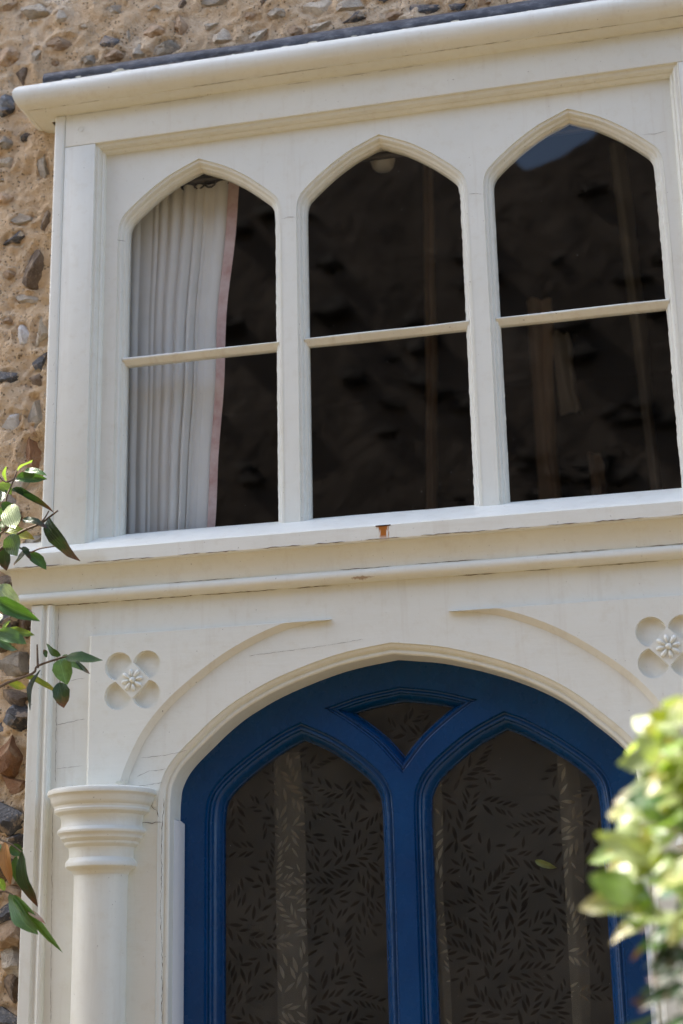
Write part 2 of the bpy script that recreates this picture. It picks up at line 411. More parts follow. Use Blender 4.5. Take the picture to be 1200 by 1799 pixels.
# ------------------------------------------------------------------ measured positions in metres
LEFT_LEAVES=[
  ((-0.653, -0.316, 2.511), (-0.608, -0.341, 2.516), 0.009, 'b') ,
  ((-0.642, -0.306, 2.513), (-0.596, -0.328, 2.497), 0.013, 'g') ,
  ((-0.65, -0.326, 2.488), (-0.591, -0.336, 2.49), 0.0144, 'g') ,
  ((-0.706, -0.275, 2.503), (-0.686, -0.265, 2.483), 0.018, 'b') ,
  ((-0.688, -0.284, 2.499), (-0.689, -0.303, 2.525), 0.0065, 'b') ,
  ((-0.671, -0.298, 2.476), (-0.586, -0.314, 2.441), 0.0108, 'd') ,
  ((-0.666, -0.32, 2.442), (-0.634, -0.344, 2.387), 0.027, 'p') ,
  ((-0.681, -0.317, 2.449), (-0.66, -0.301, 2.43), 0.0151, 'd') ,
  ((-0.686, -0.28, 2.41), (-0.708, -0.27, 2.433), 0.0108, 'b') ,
  ((-0.687, -0.282, 2.4), (-0.625, -0.302, 2.391), 0.0173, 'y') ,
  ((-0.662, -0.311, 2.388), (-0.651, -0.31, 2.345), 0.0306, 'l') ,
  ((-0.688, -0.286, 2.369), (-0.688, -0.273, 2.329), 0.0187, 'd') ,
  ((-0.639, -0.277, 2.365), (-0.661, -0.303, 2.33), 0.0166, 'd') ,
  ((-0.63, -0.294, 2.354), (-0.601, -0.29, 2.323), 0.0166, 'g') ,
  ((-0.591, -0.3, 2.416), (-0.54, -0.321, 2.327), 0.0281, 'r') ,
  ((-0.644, -0.302, 2.419), (-0.592, -0.327, 2.397), 0.0144, 'd') ,
  ((-0.703, -0.274, 2.418), (-0.731, -0.261, 2.39), 0.0216, 'g') ,
  ((-0.689, -0.297, 2.426), (-0.714, -0.312, 2.446), 0.0216, 'l') ,
  ((-0.69, -0.275, 2.485), (-0.72, -0.277, 2.468), 0.018, 'g') ,
  ((-0.603, -0.277, 2.404), (-0.606, -0.265, 2.403), 0.005, 'd') ,
  ((-0.644, -0.299, 2.366), (-0.623, -0.309, 2.34), 0.0086, 'd') ,
  ((-0.658, -0.374, 2.272), (-0.605, -0.383, 2.232), 0.0252, 'w') ,
  ((-0.643, -0.4, 2.239), (-0.568, -0.415, 2.201), 0.0209, 'g') ,
  ((-0.633, -0.361, 2.233), (-0.58, -0.389, 2.219), 0.0094, 'd') ,
  ((-0.635, -0.407, 2.183), (-0.586, -0.406, 2.159), 0.0202, 'l') ,
  ((-0.627, -0.393, 2.186), (-0.574, -0.396, 2.176), 0.0122, 'b') ,
  ((-0.646, -0.382, 2.172), (-0.604, -0.395, 2.149), 0.013, 't') ,
  ((-0.651, -0.35, 2.196), (-0.638, -0.37, 2.21), 0.0079, 'b') ,
  ((-0.644, -0.385, 2.221), (-0.655, -0.405, 2.194), 0.0216, 'g') ,
  ((-0.656, -0.372, 2.292), (-0.677, -0.388, 2.268), 0.0216, 'l') ,
  ((-0.582, -0.229, 2.165), (-0.509, -0.221, 2.154), 0.0209, 'g') ,
  ((-0.592, -0.231, 2.16), (-0.576, -0.233, 2.117), 0.0266, 'l') ,
  ((-0.603, -0.196, 2.17), (-0.559, -0.221, 2.15), 0.013, 'l') ,
  ((-0.554, -0.246, 2.151), (-0.518, -0.265, 2.124), 0.0043, 'd') ,
  ((-0.602, -0.204, 2.174), (-0.636, -0.203, 2.197), 0.0122, 'g') ,
  ((-0.615, -0.236, 2.167), (-0.619, -0.249, 2.177), 0.0094, 'd') ,
  ((-0.628, -0.239, 2.143), (-0.652, -0.246, 2.071), 0.0158, 'k') ,
  ((-0.585, -0.247, 2.115), (-0.575, -0.243, 2.069), 0.023, 'r') ,
  ((-0.675, -0.196, 2.135), (-0.614, -0.179, 2.122), 0.0094, 'y') ,
  ((-0.705, -0.206, 2.127), (-0.675, -0.188, 2.122), 0.0115, 'y') ,
  ((-0.672, -0.269, 1.827), (-0.653, -0.284, 1.755), 0.0158, 'o') ,
  ((-0.685, -0.212, 1.826), (-0.668, -0.203, 1.806), 0.0166, 'g') ,
  ((-0.649, -0.245, 1.811), (-0.632, -0.228, 1.712), 0.0202, 'd') ,
  ((-0.664, -0.233, 1.805), (-0.67, -0.222, 1.758), 0.0108, 'g') ,
  ((-0.667, -0.252, 1.738), (-0.617, -0.273, 1.663), 0.0158, 'l') ,
  ((-0.664, -0.243, 1.734), (-0.564, -0.267, 1.646), 0.0108, 'l') ,
  ((-0.691, -0.247, 1.767), (-0.683, -0.229, 1.742), 0.0094, 'b') ,
  ((-0.63, -0.25, 1.709), (-0.591, -0.28, 1.688), 0.0072, 'q') ,
  ((-0.681, -0.267, 1.824), (-0.691, -0.289, 1.783), 0.018, 'g') ,
]
LEFT_STEMS=[
  ( [(-0.76, -0.22, 2.078), (-0.715, -0.22, 2.119), (-0.651, -0.22, 2.14), (-0.64, -0.22, 2.154), (-0.591, -0.22, 2.167), (-0.57, -0.22, 2.169)] , 0.0029 ),
  ( [(-0.64, -0.22, 2.15), (-0.642, -0.22, 2.179), (-0.643, -0.22, 2.195)] , 0.0024 ),
  ( [(-0.602, -0.22, 2.162), (-0.595, -0.22, 2.14), (-0.595, -0.22, 2.118)] , 0.0013 ),
  ( [(-0.734, -0.3, 2.336), (-0.689, -0.3, 2.362), (-0.652, -0.3, 2.392), (-0.61, -0.3, 2.407), (-0.591, -0.3, 2.419), (-0.575, -0.3, 2.43)] , 0.0029 ),
  ( [(-0.609, -0.3, 2.409), (-0.6, -0.3, 2.419), (-0.593, -0.3, 2.431)] , 0.002 ),
  ( [(-0.666, -0.3, 2.375), (-0.631, -0.3, 2.354), (-0.609, -0.3, 2.359), (-0.579, -0.3, 2.361)] , 0.002 ),
  ( [(-0.712, -0.3, 2.379), (-0.679, -0.3, 2.406), (-0.681, -0.3, 2.458), (-0.671, -0.3, 2.487), (-0.66, -0.3, 2.516)] , 0.0024 ),
  ( [(-0.707, -0.3, 2.517), (-0.683, -0.3, 2.496), (-0.664, -0.3, 2.5)] , 0.0022 ),
  ( [(-0.688, -0.38, 2.184), (-0.652, -0.38, 2.192), (-0.622, -0.38, 2.188), (-0.608, -0.38, 2.185)] , 0.0024 ),
  ( [(-0.683, -0.38, 2.235), (-0.654, -0.38, 2.244), (-0.632, -0.38, 2.235), (-0.609, -0.38, 2.225)] , 0.0024 ),
  ( [(-0.733, -0.24, 1.727), (-0.69, -0.24, 1.742), (-0.671, -0.24, 1.739), (-0.662, -0.24, 1.732)] , 0.0024 ),
  ( [(-0.717, -0.24, 1.847), (-0.69, -0.24, 1.833), (-0.671, -0.24, 1.825), (-0.651, -0.24, 1.811)] , 0.0022 ),
]
RIGHT_LEAVES=[
  ((0.54, -1.32, 1.829), (0.497, -1.322, 1.832), 0.02, 'y') ,
  ((0.542, -1.389, 1.831), (0.525, -1.404, 1.84), 0.0187, 'p') ,
  ((0.54, -1.293, 1.82), (0.507, -1.291, 1.826), 0.0213, 'p') ,
  ((0.54, -1.401, 1.8), (0.522, -1.418, 1.786), 0.0187, 'b') ,
  ((0.54, -1.422, 1.775), (0.508, -1.434, 1.765), 0.0187, 'y') ,
  ((0.536, -1.335, 1.77), (0.495, -1.348, 1.763), 0.024, 'p') ,
  ((0.52, -1.424, 1.745), (0.484, -1.42, 1.74), 0.0187, 'g') ,
  ((0.506, -1.395, 1.734), (0.459, -1.365, 1.74), 0.0227, 'c') ,
  ((0.518, -1.413, 1.719), (0.494, -1.406, 1.739), 0.016, 's') ,
  ((0.536, -1.322, 1.752), (0.524, -1.321, 1.726), 0.0187, 's') ,
  ((0.524, -1.292, 1.718), (0.463, -1.288, 1.718), 0.032, 'w') ,
  ((0.516, -1.396, 1.693), (0.461, -1.396, 1.699), 0.0187, 'c') ,
  ((0.524, -1.425, 1.685), (0.502, -1.424, 1.679), 0.0187, 'b') ,
  ((0.502, -1.395, 1.68), (0.456, -1.371, 1.688), 0.02, 'y') ,
  ((0.507, -1.314, 1.676), (0.471, -1.309, 1.679), 0.0187, 'd') ,
  ((0.531, -1.426, 1.665), (0.508, -1.433, 1.657), 0.0213, 't') ,
  ((0.499, -1.396, 1.648), (0.436, -1.406, 1.658), 0.0187, 'c') ,
  ((0.518, -1.398, 1.673), (0.511, -1.374, 1.657), 0.016, 'd') ,
  ((0.497, -1.41, 1.658), (0.478, -1.428, 1.646), 0.016, 'd') ,
  ((0.533, -1.3, 1.719), (0.515, -1.292, 1.734), 0.0213, 'b') ,
  ((0.531, -1.291, 1.701), (0.506, -1.291, 1.686), 0.0213, 's') ,
  ((0.528, -1.304, 1.652), (0.517, -1.291, 1.64), 0.0133, 'd') ,
  ((0.525, -1.319, 1.608), (0.506, -1.302, 1.598), 0.0096, 'd') ,
  ((0.524, -1.361, 1.592), (0.504, -1.376, 1.584), 0.0096, 'd') ,
  ((0.524, -1.4, 1.579), (0.504, -1.377, 1.565), 0.0107, 'd') ,
  ((0.522, -1.304, 1.564), (0.513, -1.278, 1.555), 0.0107, 'd') ,
  ((0.504, -1.383, 1.648), (0.494, -1.37, 1.638), 0.0107, 'b') ,
  ((0.532, -1.318, 1.769), (0.543, -1.306, 1.788), 0.0213, 'p') ,
  ((0.535, -1.316, 1.741), (0.512, -1.31, 1.749), 0.0187, 'y') ,
  ((0.519, -1.338, 1.708), (0.49, -1.324, 1.728), 0.0187, 's') ,
  ((0.502, -1.392, 1.7), (0.469, -1.366, 1.692), 0.016, 'b') ,
  ((0.566, -1.34, 1.772), (0.558, -1.357, 1.813), 0.0247, 'c') ,
  ((0.547, -1.335, 1.741), (0.521, -1.332, 1.78), 0.0209, 'w') ,
  ((0.561, -1.497, 1.734), (0.54, -1.473, 1.7), 0.0177, 'w') ,
  ((0.553, -1.339, 1.695), (0.536, -1.342, 1.723), 0.0246, 'l') ,
  ((0.557, -1.473, 1.703), (0.528, -1.465, 1.674), 0.0189, 'c') ,
  ((0.548, -1.482, 1.635), (0.508, -1.454, 1.623), 0.0207, 'c') ,
  ((0.548, -1.268, 1.74), (0.502, -1.283, 1.719), 0.0177, 'c') ,
  ((0.548, -1.329, 1.726), (0.545, -1.327, 1.761), 0.0223, 'c') ,
  ((0.527, -1.366, 1.634), (0.485, -1.367, 1.637), 0.0181, 'p') ,
  ((0.486, -1.283, 1.71), (0.432, -1.267, 1.7), 0.0167, 'b') ,
  ((0.544, -1.401, 1.683), (0.496, -1.407, 1.691), 0.0187, 'c') ,
  ((0.561, -1.425, 1.678), (0.52, -1.399, 1.7), 0.0208, 'c') ,
  ((0.5, -1.394, 1.644), (0.469, -1.407, 1.672), 0.0235, 's') ,
  ((0.565, -1.338, 1.728), (0.511, -1.327, 1.729), 0.0192, 's') ,
  ((0.495, -1.482, 1.652), (0.45, -1.469, 1.675), 0.0247, 's') ,
  ((0.538, -1.495, 1.719), (0.502, -1.468, 1.711), 0.0241, 's') ,
  ((0.541, -1.381, 1.63), (0.504, -1.372, 1.605), 0.025, 'p') ,
  ((0.489, -1.311, 1.71), (0.472, -1.298, 1.742), 0.0243, 'p') ,
  ((0.512, -1.426, 1.683), (0.495, -1.434, 1.718), 0.0196, 'y') ,
  ((0.522, -1.267, 1.717), (0.492, -1.272, 1.748), 0.0206, 'c') ,
  ((0.52, -1.272, 1.676), (0.474, -1.261, 1.692), 0.018, 'p') ,
  ((0.509, -1.309, 1.63), (0.465, -1.283, 1.647), 0.0234, 'l') ,
  ((0.495, -1.464, 1.633), (0.477, -1.472, 1.667), 0.0193, 'y') ,
  ((0.483, -1.27, 1.661), (0.439, -1.277, 1.683), 0.0213, 'c') ,
  ((0.546, -1.435, 1.742), (0.539, -1.411, 1.773), 0.0224, 'c') ,
  ((0.552, -1.271, 1.673), (0.511, -1.247, 1.703), 0.0231, 'p') ,
  ((0.515, -1.401, 1.779), (0.5, -1.41, 1.806), 0.0193, 'p') ,
  ((0.556, -1.293, 1.746), (0.5, -1.297, 1.741), 0.0201, 'w') ,
  ((0.566, -1.311, 1.741), (0.527, -1.326, 1.76), 0.0177, 'c') ,
  ((0.552, -1.328, 1.748), (0.503, -1.338, 1.758), 0.024, 'p') ,
  ((0.532, -1.297, 1.637), (0.52, -1.275, 1.671), 0.0219, 'p') ,
  ((0.511, -1.3, 1.64), (0.451, -1.3, 1.63), 0.0233, 'y') ,
  ((0.492, -1.312, 1.694), (0.461, -1.308, 1.726), 0.0241, 'p') ,
  ((0.549, -1.332, 1.64), (0.529, -1.322, 1.676), 0.0214, 's') ,
  ((0.562, -1.301, 1.759), (0.537, -1.286, 1.727), 0.017, 'y') ,
  ((0.484, -1.472, 1.655), (0.467, -1.443, 1.69), 0.024, 'p') ,
  ((0.556, -1.271, 1.78), (0.514, -1.246, 1.764), 0.0254, 'y') ,
  ((0.522, -1.32, 1.764), (0.46, -1.3, 1.757), 0.0193, 'w') ,
  ((0.535, -1.485, 1.708), (0.499, -1.479, 1.687), 0.0212, 'p') ,
  ((0.534, -1.458, 1.653), (0.5, -1.477, 1.672), 0.0246, 'b') ,
  ((0.502, -1.402, 1.637), (0.49, -1.384, 1.678), 0.0185, 'b') ,
  ((0.526, -1.281, 1.788), (0.482, -1.294, 1.771), 0.0234, 'p') ,
  ((0.555, -1.276, 1.66), (0.504, -1.283, 1.678), 0.0186, 'y') ,
  ((0.523, -1.262, 1.775), (0.472, -1.274, 1.764), 0.0188, 'p') ,
  ((0.505, -1.482, 1.685), (0.458, -1.459, 1.709), 0.0182, 'p') ,
  ((0.539, -1.437, 1.658), (0.51, -1.427, 1.688), 0.0223, 'p') ,
  ((0.561, -1.459, 1.679), (0.505, -1.468, 1.67), 0.0252, 'c') ,
  ((0.541, -1.319, 1.772), (0.503, -1.306, 1.75), 0.0208, 'p') ,
  ((0.549, -1.361, 1.777), (0.506, -1.365, 1.783), 0.0181, 'c') ,
  ((0.549, -1.416, 1.772), (0.525, -1.424, 1.755), 0.019, 'b') ,
  ((0.553, -1.438, 1.774), (0.513, -1.446, 1.778), 0.0217, 'c') ,
  ((0.556, -1.295, 1.816), (0.53, -1.278, 1.798), 0.0214, 'l') ,
  ((0.552, -1.427, 1.761), (0.542, -1.397, 1.797), 0.0193, 'p') ,
  ((0.531, -1.303, 1.803), (0.5, -1.287, 1.794), 0.018, 'p') ,
  ((0.531, -1.428, 1.78), (0.506, -1.414, 1.766), 0.0158, 'b') ,
  ((0.54, -1.373, 1.786), (0.526, -1.353, 1.81), 0.0162, 'y') ,
  ((0.522, -1.352, 1.789), (0.476, -1.353, 1.782), 0.02, 'p') ,
  ((0.542, -1.267, 1.8), (0.496, -1.285, 1.801), 0.0163, 'b') ,
  ((0.536, -1.421, 1.769), (0.503, -1.433, 1.749), 0.0189, 'c') ,
  ((0.543, -1.444, 1.805), (0.535, -1.417, 1.842), 0.0204, 'c') ,
  ((0.539, -1.287, 1.815), (0.506, -1.296, 1.794), 0.0184, 's') ,
  ((0.536, -1.276, 1.789), (0.508, -1.294, 1.77), 0.0176, 'p') ,
  ((0.519, -1.277, 1.808), (0.485, -1.283, 1.788), 0.0208, 'b') ,
  ((0.55, -1.26, 1.821), (0.556, -1.28, 1.856), 0.0154, 's') ,
  ((0.538, -1.392, 1.788), (0.506, -1.404, 1.767), 0.0166, 'p') ,
  ((0.52, -1.282, 1.828), (0.472, -1.253, 1.814), 0.0187, 'p') ,
  ((0.531, -1.332, 1.808), (0.506, -1.348, 1.824), 0.0215, 'c') ,
  ((0.52, -1.341, 1.808), (0.489, -1.313, 1.84), 0.0163, 'p') ,
  ((0.539, -1.364, 1.806), (0.516, -1.351, 1.827), 0.0188, 'p') ,
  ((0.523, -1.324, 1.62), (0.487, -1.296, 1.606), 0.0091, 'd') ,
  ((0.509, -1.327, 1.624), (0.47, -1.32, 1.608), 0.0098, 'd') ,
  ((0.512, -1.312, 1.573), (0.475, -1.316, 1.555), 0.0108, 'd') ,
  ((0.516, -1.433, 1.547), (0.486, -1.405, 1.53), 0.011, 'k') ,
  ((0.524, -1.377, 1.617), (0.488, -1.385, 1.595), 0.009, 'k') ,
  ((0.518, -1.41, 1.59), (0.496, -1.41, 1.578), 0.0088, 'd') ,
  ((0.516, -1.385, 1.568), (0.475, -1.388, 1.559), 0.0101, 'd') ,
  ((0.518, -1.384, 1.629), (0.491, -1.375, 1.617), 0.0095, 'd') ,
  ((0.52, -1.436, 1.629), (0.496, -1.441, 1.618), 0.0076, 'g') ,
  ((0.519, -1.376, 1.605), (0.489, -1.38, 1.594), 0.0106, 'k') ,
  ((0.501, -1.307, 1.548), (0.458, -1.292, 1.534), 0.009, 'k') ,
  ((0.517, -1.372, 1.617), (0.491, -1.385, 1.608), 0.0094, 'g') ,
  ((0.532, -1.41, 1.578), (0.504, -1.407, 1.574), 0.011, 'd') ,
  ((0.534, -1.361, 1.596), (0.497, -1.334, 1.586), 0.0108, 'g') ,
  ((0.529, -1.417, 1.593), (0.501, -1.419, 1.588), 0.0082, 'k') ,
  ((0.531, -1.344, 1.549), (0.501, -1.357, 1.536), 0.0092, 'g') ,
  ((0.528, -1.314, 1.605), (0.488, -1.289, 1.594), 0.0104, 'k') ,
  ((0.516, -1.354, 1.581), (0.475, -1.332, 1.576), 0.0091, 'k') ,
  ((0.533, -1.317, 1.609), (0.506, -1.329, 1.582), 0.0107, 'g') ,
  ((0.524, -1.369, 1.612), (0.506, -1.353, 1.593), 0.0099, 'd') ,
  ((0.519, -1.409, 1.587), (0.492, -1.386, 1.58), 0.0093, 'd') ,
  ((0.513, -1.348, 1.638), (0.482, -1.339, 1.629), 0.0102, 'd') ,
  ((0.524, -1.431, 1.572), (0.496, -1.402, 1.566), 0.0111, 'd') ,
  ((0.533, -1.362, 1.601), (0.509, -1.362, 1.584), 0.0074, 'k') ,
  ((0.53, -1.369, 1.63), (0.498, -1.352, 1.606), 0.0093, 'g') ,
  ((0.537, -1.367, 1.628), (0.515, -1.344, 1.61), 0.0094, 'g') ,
]
RIGHT_STEMS=[
  ( [(0.537, -1.36, 1.601), (0.525, -1.36, 1.61), (0.517, -1.36, 1.618), (0.505, -1.36, 1.64), (0.501, -1.36, 1.651), (0.495, -1.36, 1.652)] , 0.0019 ),
  ( [(0.541, -1.36, 1.648), (0.53, -1.36, 1.668), (0.517, -1.36, 1.682), (0.509, -1.36, 1.689), (0.5, -1.36, 1.689)] , 0.0019 ),
  ( [(0.546, -1.36, 1.703), (0.534, -1.36, 1.715), (0.522, -1.36, 1.72), (0.503, -1.36, 1.725)] , 0.0019 ),
  ( [(0.548, -1.36, 1.736), (0.536, -1.36, 1.748), (0.527, -1.36, 1.753), (0.508, -1.36, 1.743)] , 0.0017 ),
  ( [(0.55, -1.36, 1.759), (0.539, -1.36, 1.778), (0.539, -1.36, 1.805), (0.54, -1.36, 1.828), (0.534, -1.36, 1.84)] , 0.0017 ),
  ( [(0.542, -1.36, 1.605), (0.53, -1.36, 1.573), (0.523, -1.36, 1.563)] , 0.0016 ),
  ( [(0.544, -1.36, 1.626), (0.531, -1.36, 1.605), (0.524, -1.36, 1.59), (0.514, -1.36, 1.586)] , 0.0013 ),
]
FLINTS=[
  (-0.808,3.753,0.090,0.040,'w'),
  (-0.740,3.726,0.029,0.032,'p'),
  (-0.879,3.654,0.063,0.062,'t'),
  (-0.804,3.639,0.026,0.043,'p'),
  (-0.741,3.662,0.077,0.035,'t'),
  (-0.622,3.640,0.048,0.040,'k'),
  (-0.610,3.606,0.048,0.032,'t'),
  (-0.670,3.605,0.042,0.027,'w'),
  (-0.550,3.605,0.029,0.032,'p'),
  (-0.485,3.609,0.071,0.040,'w'),
  (-0.513,3.654,0.050,0.035,'t'),
  (-0.452,3.665,0.040,0.051,'t'),
  (-0.577,3.654,0.017,0.032,'w'),
  (-0.350,3.615,0.050,0.038,'p'),
  (-0.274,3.606,0.056,0.046,'p'),
  (-0.231,3.657,0.050,0.043,'g'),
  (-0.179,3.599,0.056,0.032,'t'),
  (-0.131,3.597,0.050,0.027,'p'),
  (-0.129,3.643,0.077,0.043,'p'),
  (-0.371,3.706,0.082,0.024,'g'),
  (-0.610,3.730,0.058,0.030,'w'),
  (-0.840,3.584,0.063,0.059,'b'),
  (-0.886,3.518,0.066,0.062,'n'),
  (-0.876,3.429,0.041,0.039,'g'),
  (-0.055,3.645,0.069,0.040,'p'),
  (-0.053,3.604,0.056,0.035,'k'),
  (0.098,3.608,0.071,0.040,'k'),
  (0.180,3.601,0.042,0.035,'k'),
  (0.237,3.599,0.029,0.022,'t'),
  (0.034,3.605,0.053,0.024,'t'),
  (-0.290,3.660,0.034,0.019,'t'),
  (-0.686,3.690,0.021,0.016,'w'),
  (-0.760,3.612,0.019,0.024,'t'),
  (-0.824,3.434,0.035,0.030,'k'),
  (-0.778,3.350,0.030,0.072,'g'),
  (-0.867,3.368,0.038,0.036,'p'),
  (-0.816,3.219,0.065,0.028,'w'),
  (-0.838,3.175,0.057,0.036,'k'),
  (-0.762,3.209,0.022,0.058,'b'),
  (-0.782,3.098,0.060,0.108,'b'),
  (-0.809,3.032,0.060,0.025,'g'),
  (-0.815,2.944,0.041,0.052,'q'),
  (-0.769,2.943,0.041,0.086,'p'),
  (-0.767,2.875,0.033,0.050,'k'),
  (-0.843,2.846,0.049,0.039,'k'),
  (-0.779,2.834,0.041,0.052,'b'),
  (-0.776,2.758,0.041,0.080,'g'),
  (-0.828,2.747,0.046,0.041,'q'),
  (-0.777,2.716,0.030,0.028,'t'),
  (-0.778,2.667,0.060,0.083,'o'),
  (-0.799,2.600,0.087,0.039,'g'),
  (-0.830,2.568,0.046,0.041,'g'),
  (-0.766,2.466,0.041,0.036,'g'),
  (-0.815,2.514,0.046,0.055,'b'),
  (-0.864,3.279,0.035,0.025,'t'),
  (-0.852,3.095,0.030,0.022,'t'),
  (-0.852,2.986,0.027,0.019,'t'),
  (-0.821,2.378,0.068,0.066,'b'),
  (-0.815,2.302,0.060,0.059,'k'),
  (-0.780,2.293,0.037,0.059,'b'),
  (-0.803,2.220,0.089,0.067,'g'),
  (-0.806,2.147,0.095,0.061,'b'),
  (-0.780,2.099,0.066,0.061,'n'),
  (-0.819,2.080,0.035,0.041,'n'),
  (-0.799,2.026,0.075,0.091,'o'),
  (-0.794,1.968,0.063,0.044,'o'),
  (-0.804,1.904,0.072,0.085,'k'),
  (-0.775,1.858,0.058,0.038,'k'),
  (-0.807,1.808,0.052,0.059,'b'),
  (-0.775,1.796,0.035,0.073,'g'),
  (-0.783,1.754,0.049,0.038,'t'),
  (-0.796,1.720,0.066,0.053,'k'),
  (-0.788,1.679,0.069,0.061,'t'),
  (-0.781,1.631,0.063,0.067,'g'),
  (-0.780,1.565,0.058,0.079,'b'),
  (-0.788,1.517,0.066,0.050,'k'),
  (-0.753,1.600,0.023,0.044,'g'),
  (-0.831,2.258,0.043,0.038,'b'),
]
CRACKS=[
  ( [(-0.681, -0.0366, 2.317), (-0.641, -0.0366, 2.317), (-0.611, -0.0366, 2.318), (-0.602, -0.0366, 2.313), (-0.596, -0.0366, 2.317), (-0.55, -0.0366, 2.317), (-0.502, -0.0366, 2.318), (-0.395, -0.0366, 2.316)] ,0.00288),
  ( [(-0.68, -0.0366, 2.07), (-0.653, -0.0366, 2.074), (-0.617, -0.0366, 2.08)] ,0.00090),
  ( [(-0.677, -0.0366, 1.984), (-0.62, -0.0366, 1.988)] ,0.00063),
  ( [(-0.655, -0.0366, 2.155), (-0.637, -0.0366, 2.16), (-0.619, -0.0366, 2.161)] ,0.00072),
  ( [(-0.68, -0.0366, 2.31), (-0.68, -0.0366, 2.235), (-0.679, -0.0366, 2.109), (-0.676, -0.0366, 1.958)] ,0.00081),
  ( [(-0.68, -0.0366, 1.903), (-0.678, -0.0366, 1.821), (-0.675, -0.0366, 1.662), (-0.671, -0.0366, 1.508)] ,0.00072),
  ( [(-0.501, -0.0366, 1.997), (-0.451, -0.0366, 2.0), (-0.405, -0.0366, 2.007)] ,0.00072),
  ( [(-0.282, -0.0366, 2.184), (-0.187, -0.0366, 2.19), (-0.119, -0.0366, 2.195), (-0.054, -0.0366, 2.202)] ,0.00063),
  ( [(-0.482, -0.0366, 1.914), (-0.476, -0.0366, 1.902), (-0.467, -0.0366, 1.895), (-0.464, -0.0366, 1.882)] ,0.00144),
  ( [(-0.507, -0.0366, 1.873), (-0.482, -0.0366, 1.872), (-0.455, -0.0366, 1.873)] ,0.00144),
  ( [(-0.452, -0.0366, 1.918), (-0.454, -0.0366, 1.877), (-0.456, -0.0366, 1.854), (-0.457, -0.0366, 1.834), (-0.455, -0.0366, 1.792), (-0.456, -0.0366, 1.708), (-0.452, -0.0366, 1.605), (-0.452, -0.0366, 1.505)] ,0.00132),
  ( [(-0.524, -0.0366, 1.941), (-0.496, -0.0366, 1.943), (-0.456, -0.0366, 1.948)] ,0.00090),
  ( [(-0.508, -0.0366, 1.96), (-0.488, -0.0366, 1.97), (-0.445, -0.0366, 1.974)] ,0.00090),
  ( [(-0.555, -0.0366, 1.955), (-0.548, -0.0366, 1.948), (-0.551, -0.0366, 1.943)] ,0.00240),
  ( [(-0.676, -0.0366, 1.943), (-0.661, -0.0366, 1.949), (-0.614, -0.0366, 1.95)] ,0.00081),
  ( [(-0.611, -0.0366, 1.951), (-0.578, -0.0366, 1.952), (-0.555, -0.0366, 1.949)] ,0.00063),
  ( [(-0.217, -0.0012, 3.128), (-0.201, -0.0012, 3.13), (-0.185, -0.0012, 3.128)] ,0.00081),
  ( [(0.185, -0.0012, 3.131), (0.201, -0.0012, 3.13), (0.217, -0.0012, 3.126)] ,0.00072),
  ( [(0.543, -0.0012, 3.216), (0.571, -0.0012, 3.214), (0.596, -0.0012, 3.217)] ,0.00072),
  ( [(-0.586, -0.0012, 3.129), (-0.577, -0.0012, 3.124), (-0.565, -0.0012, 3.121)] ,0.00090),
]

# ------------------------------------------------------------------ setting
WALL_Y, TOP_Z = .03, 4.35
s = 600
structure(link('ground', mesh('ground', [(-s, -s, 0), (s, -s, 0), (s, s, 0), (-s, s, 0)], [(0, 1, 2, 3)]), 'gravel_paving', sharp=0))
def shell(name, x0, x1, y0, y1, z0, z1):
    vs = [(x, y, z) for z in (z0, z1) for y in (y0, y1) for x in (x0, x1)]
    fs = [(0, 1, 3, 2), (4, 6, 7, 5), (2, 3, 7, 6), (0, 2, 6, 4), (1, 5, 7, 3)]
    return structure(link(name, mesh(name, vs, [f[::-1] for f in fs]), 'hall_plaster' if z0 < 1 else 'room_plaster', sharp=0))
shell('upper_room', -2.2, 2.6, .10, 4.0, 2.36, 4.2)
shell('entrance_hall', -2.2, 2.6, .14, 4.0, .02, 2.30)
structure(link('house_roof', box_mesh(-4.2, 4.2, .36, 4.3, 4.22, 4.34, 0), 'room_plaster', sharp=0))

# ------------------------------------------------------------------ flint wall
wall = tag(empty('flint_wall', (-1.2, .2, 0)), 'tan mortar wall set with flints around the white window and doorway', 'wall')
SG = {}
for (fx, fz, fw, fh, fk) in FLINTS: SG.setdefault((int(fx // .1), int(fz // .1)), []).append((fx, fz, fw / 2, fh / 2))
def stone_lip(x, z):
    v = 0.0; i, j = int(x // .1), int(z // .1)
    for a in (-1, 0, 1):
        for b in (-1, 0, 1):
            for fx, fz, rx, rz in SG.get((i + a, j + b), ()):
                d = math.hypot((x - fx) / rx, (z - fz) / rz)
                if d < 1.9: v += .0045 * math.exp(-((d - 1.12) / .30) ** 2) - .004 * math.exp(-((d - .9) / .18) ** 2)
    return v
def mortar_y(x, z, lip=False):
    if lip: return mortar_y(x, z) - stone_lip(x, z)
    p = Vector((x * 4.2, z * 4.2, 0)); q = Vector((x * 17, z * 17, 3)); w = Vector((x * 55, z * 55, 7)); e = Vector((x * 120, z * 120, 2))
    return WALL_Y + noise.noise(p) * .011 + noise.noise(q) * .010 + noise.noise(w) * .0055 + noise.noise(e) * .0022
def mortar_sheet(x0, x1, z0, z1, st):
    nx, nz = max(1, int((x1 - x0) / st)), max(1, int((z1 - z0) / st)); vs = []; fs = []
    for j in range(nz + 1):
        for i in range(nx + 1):
            x = x0 + (x1 - x0) * i / nx; z = z0 + (z1 - z0) * j / nz
            vs.append((x, mortar_y(x, z, st < .01), z))
    for j in range(nz):
        for i in range(nx):
            a = j * (nx + 1) + i; fs.append((a, a + 1, a + nx + 2, a + nx + 1))
    return vs, fs
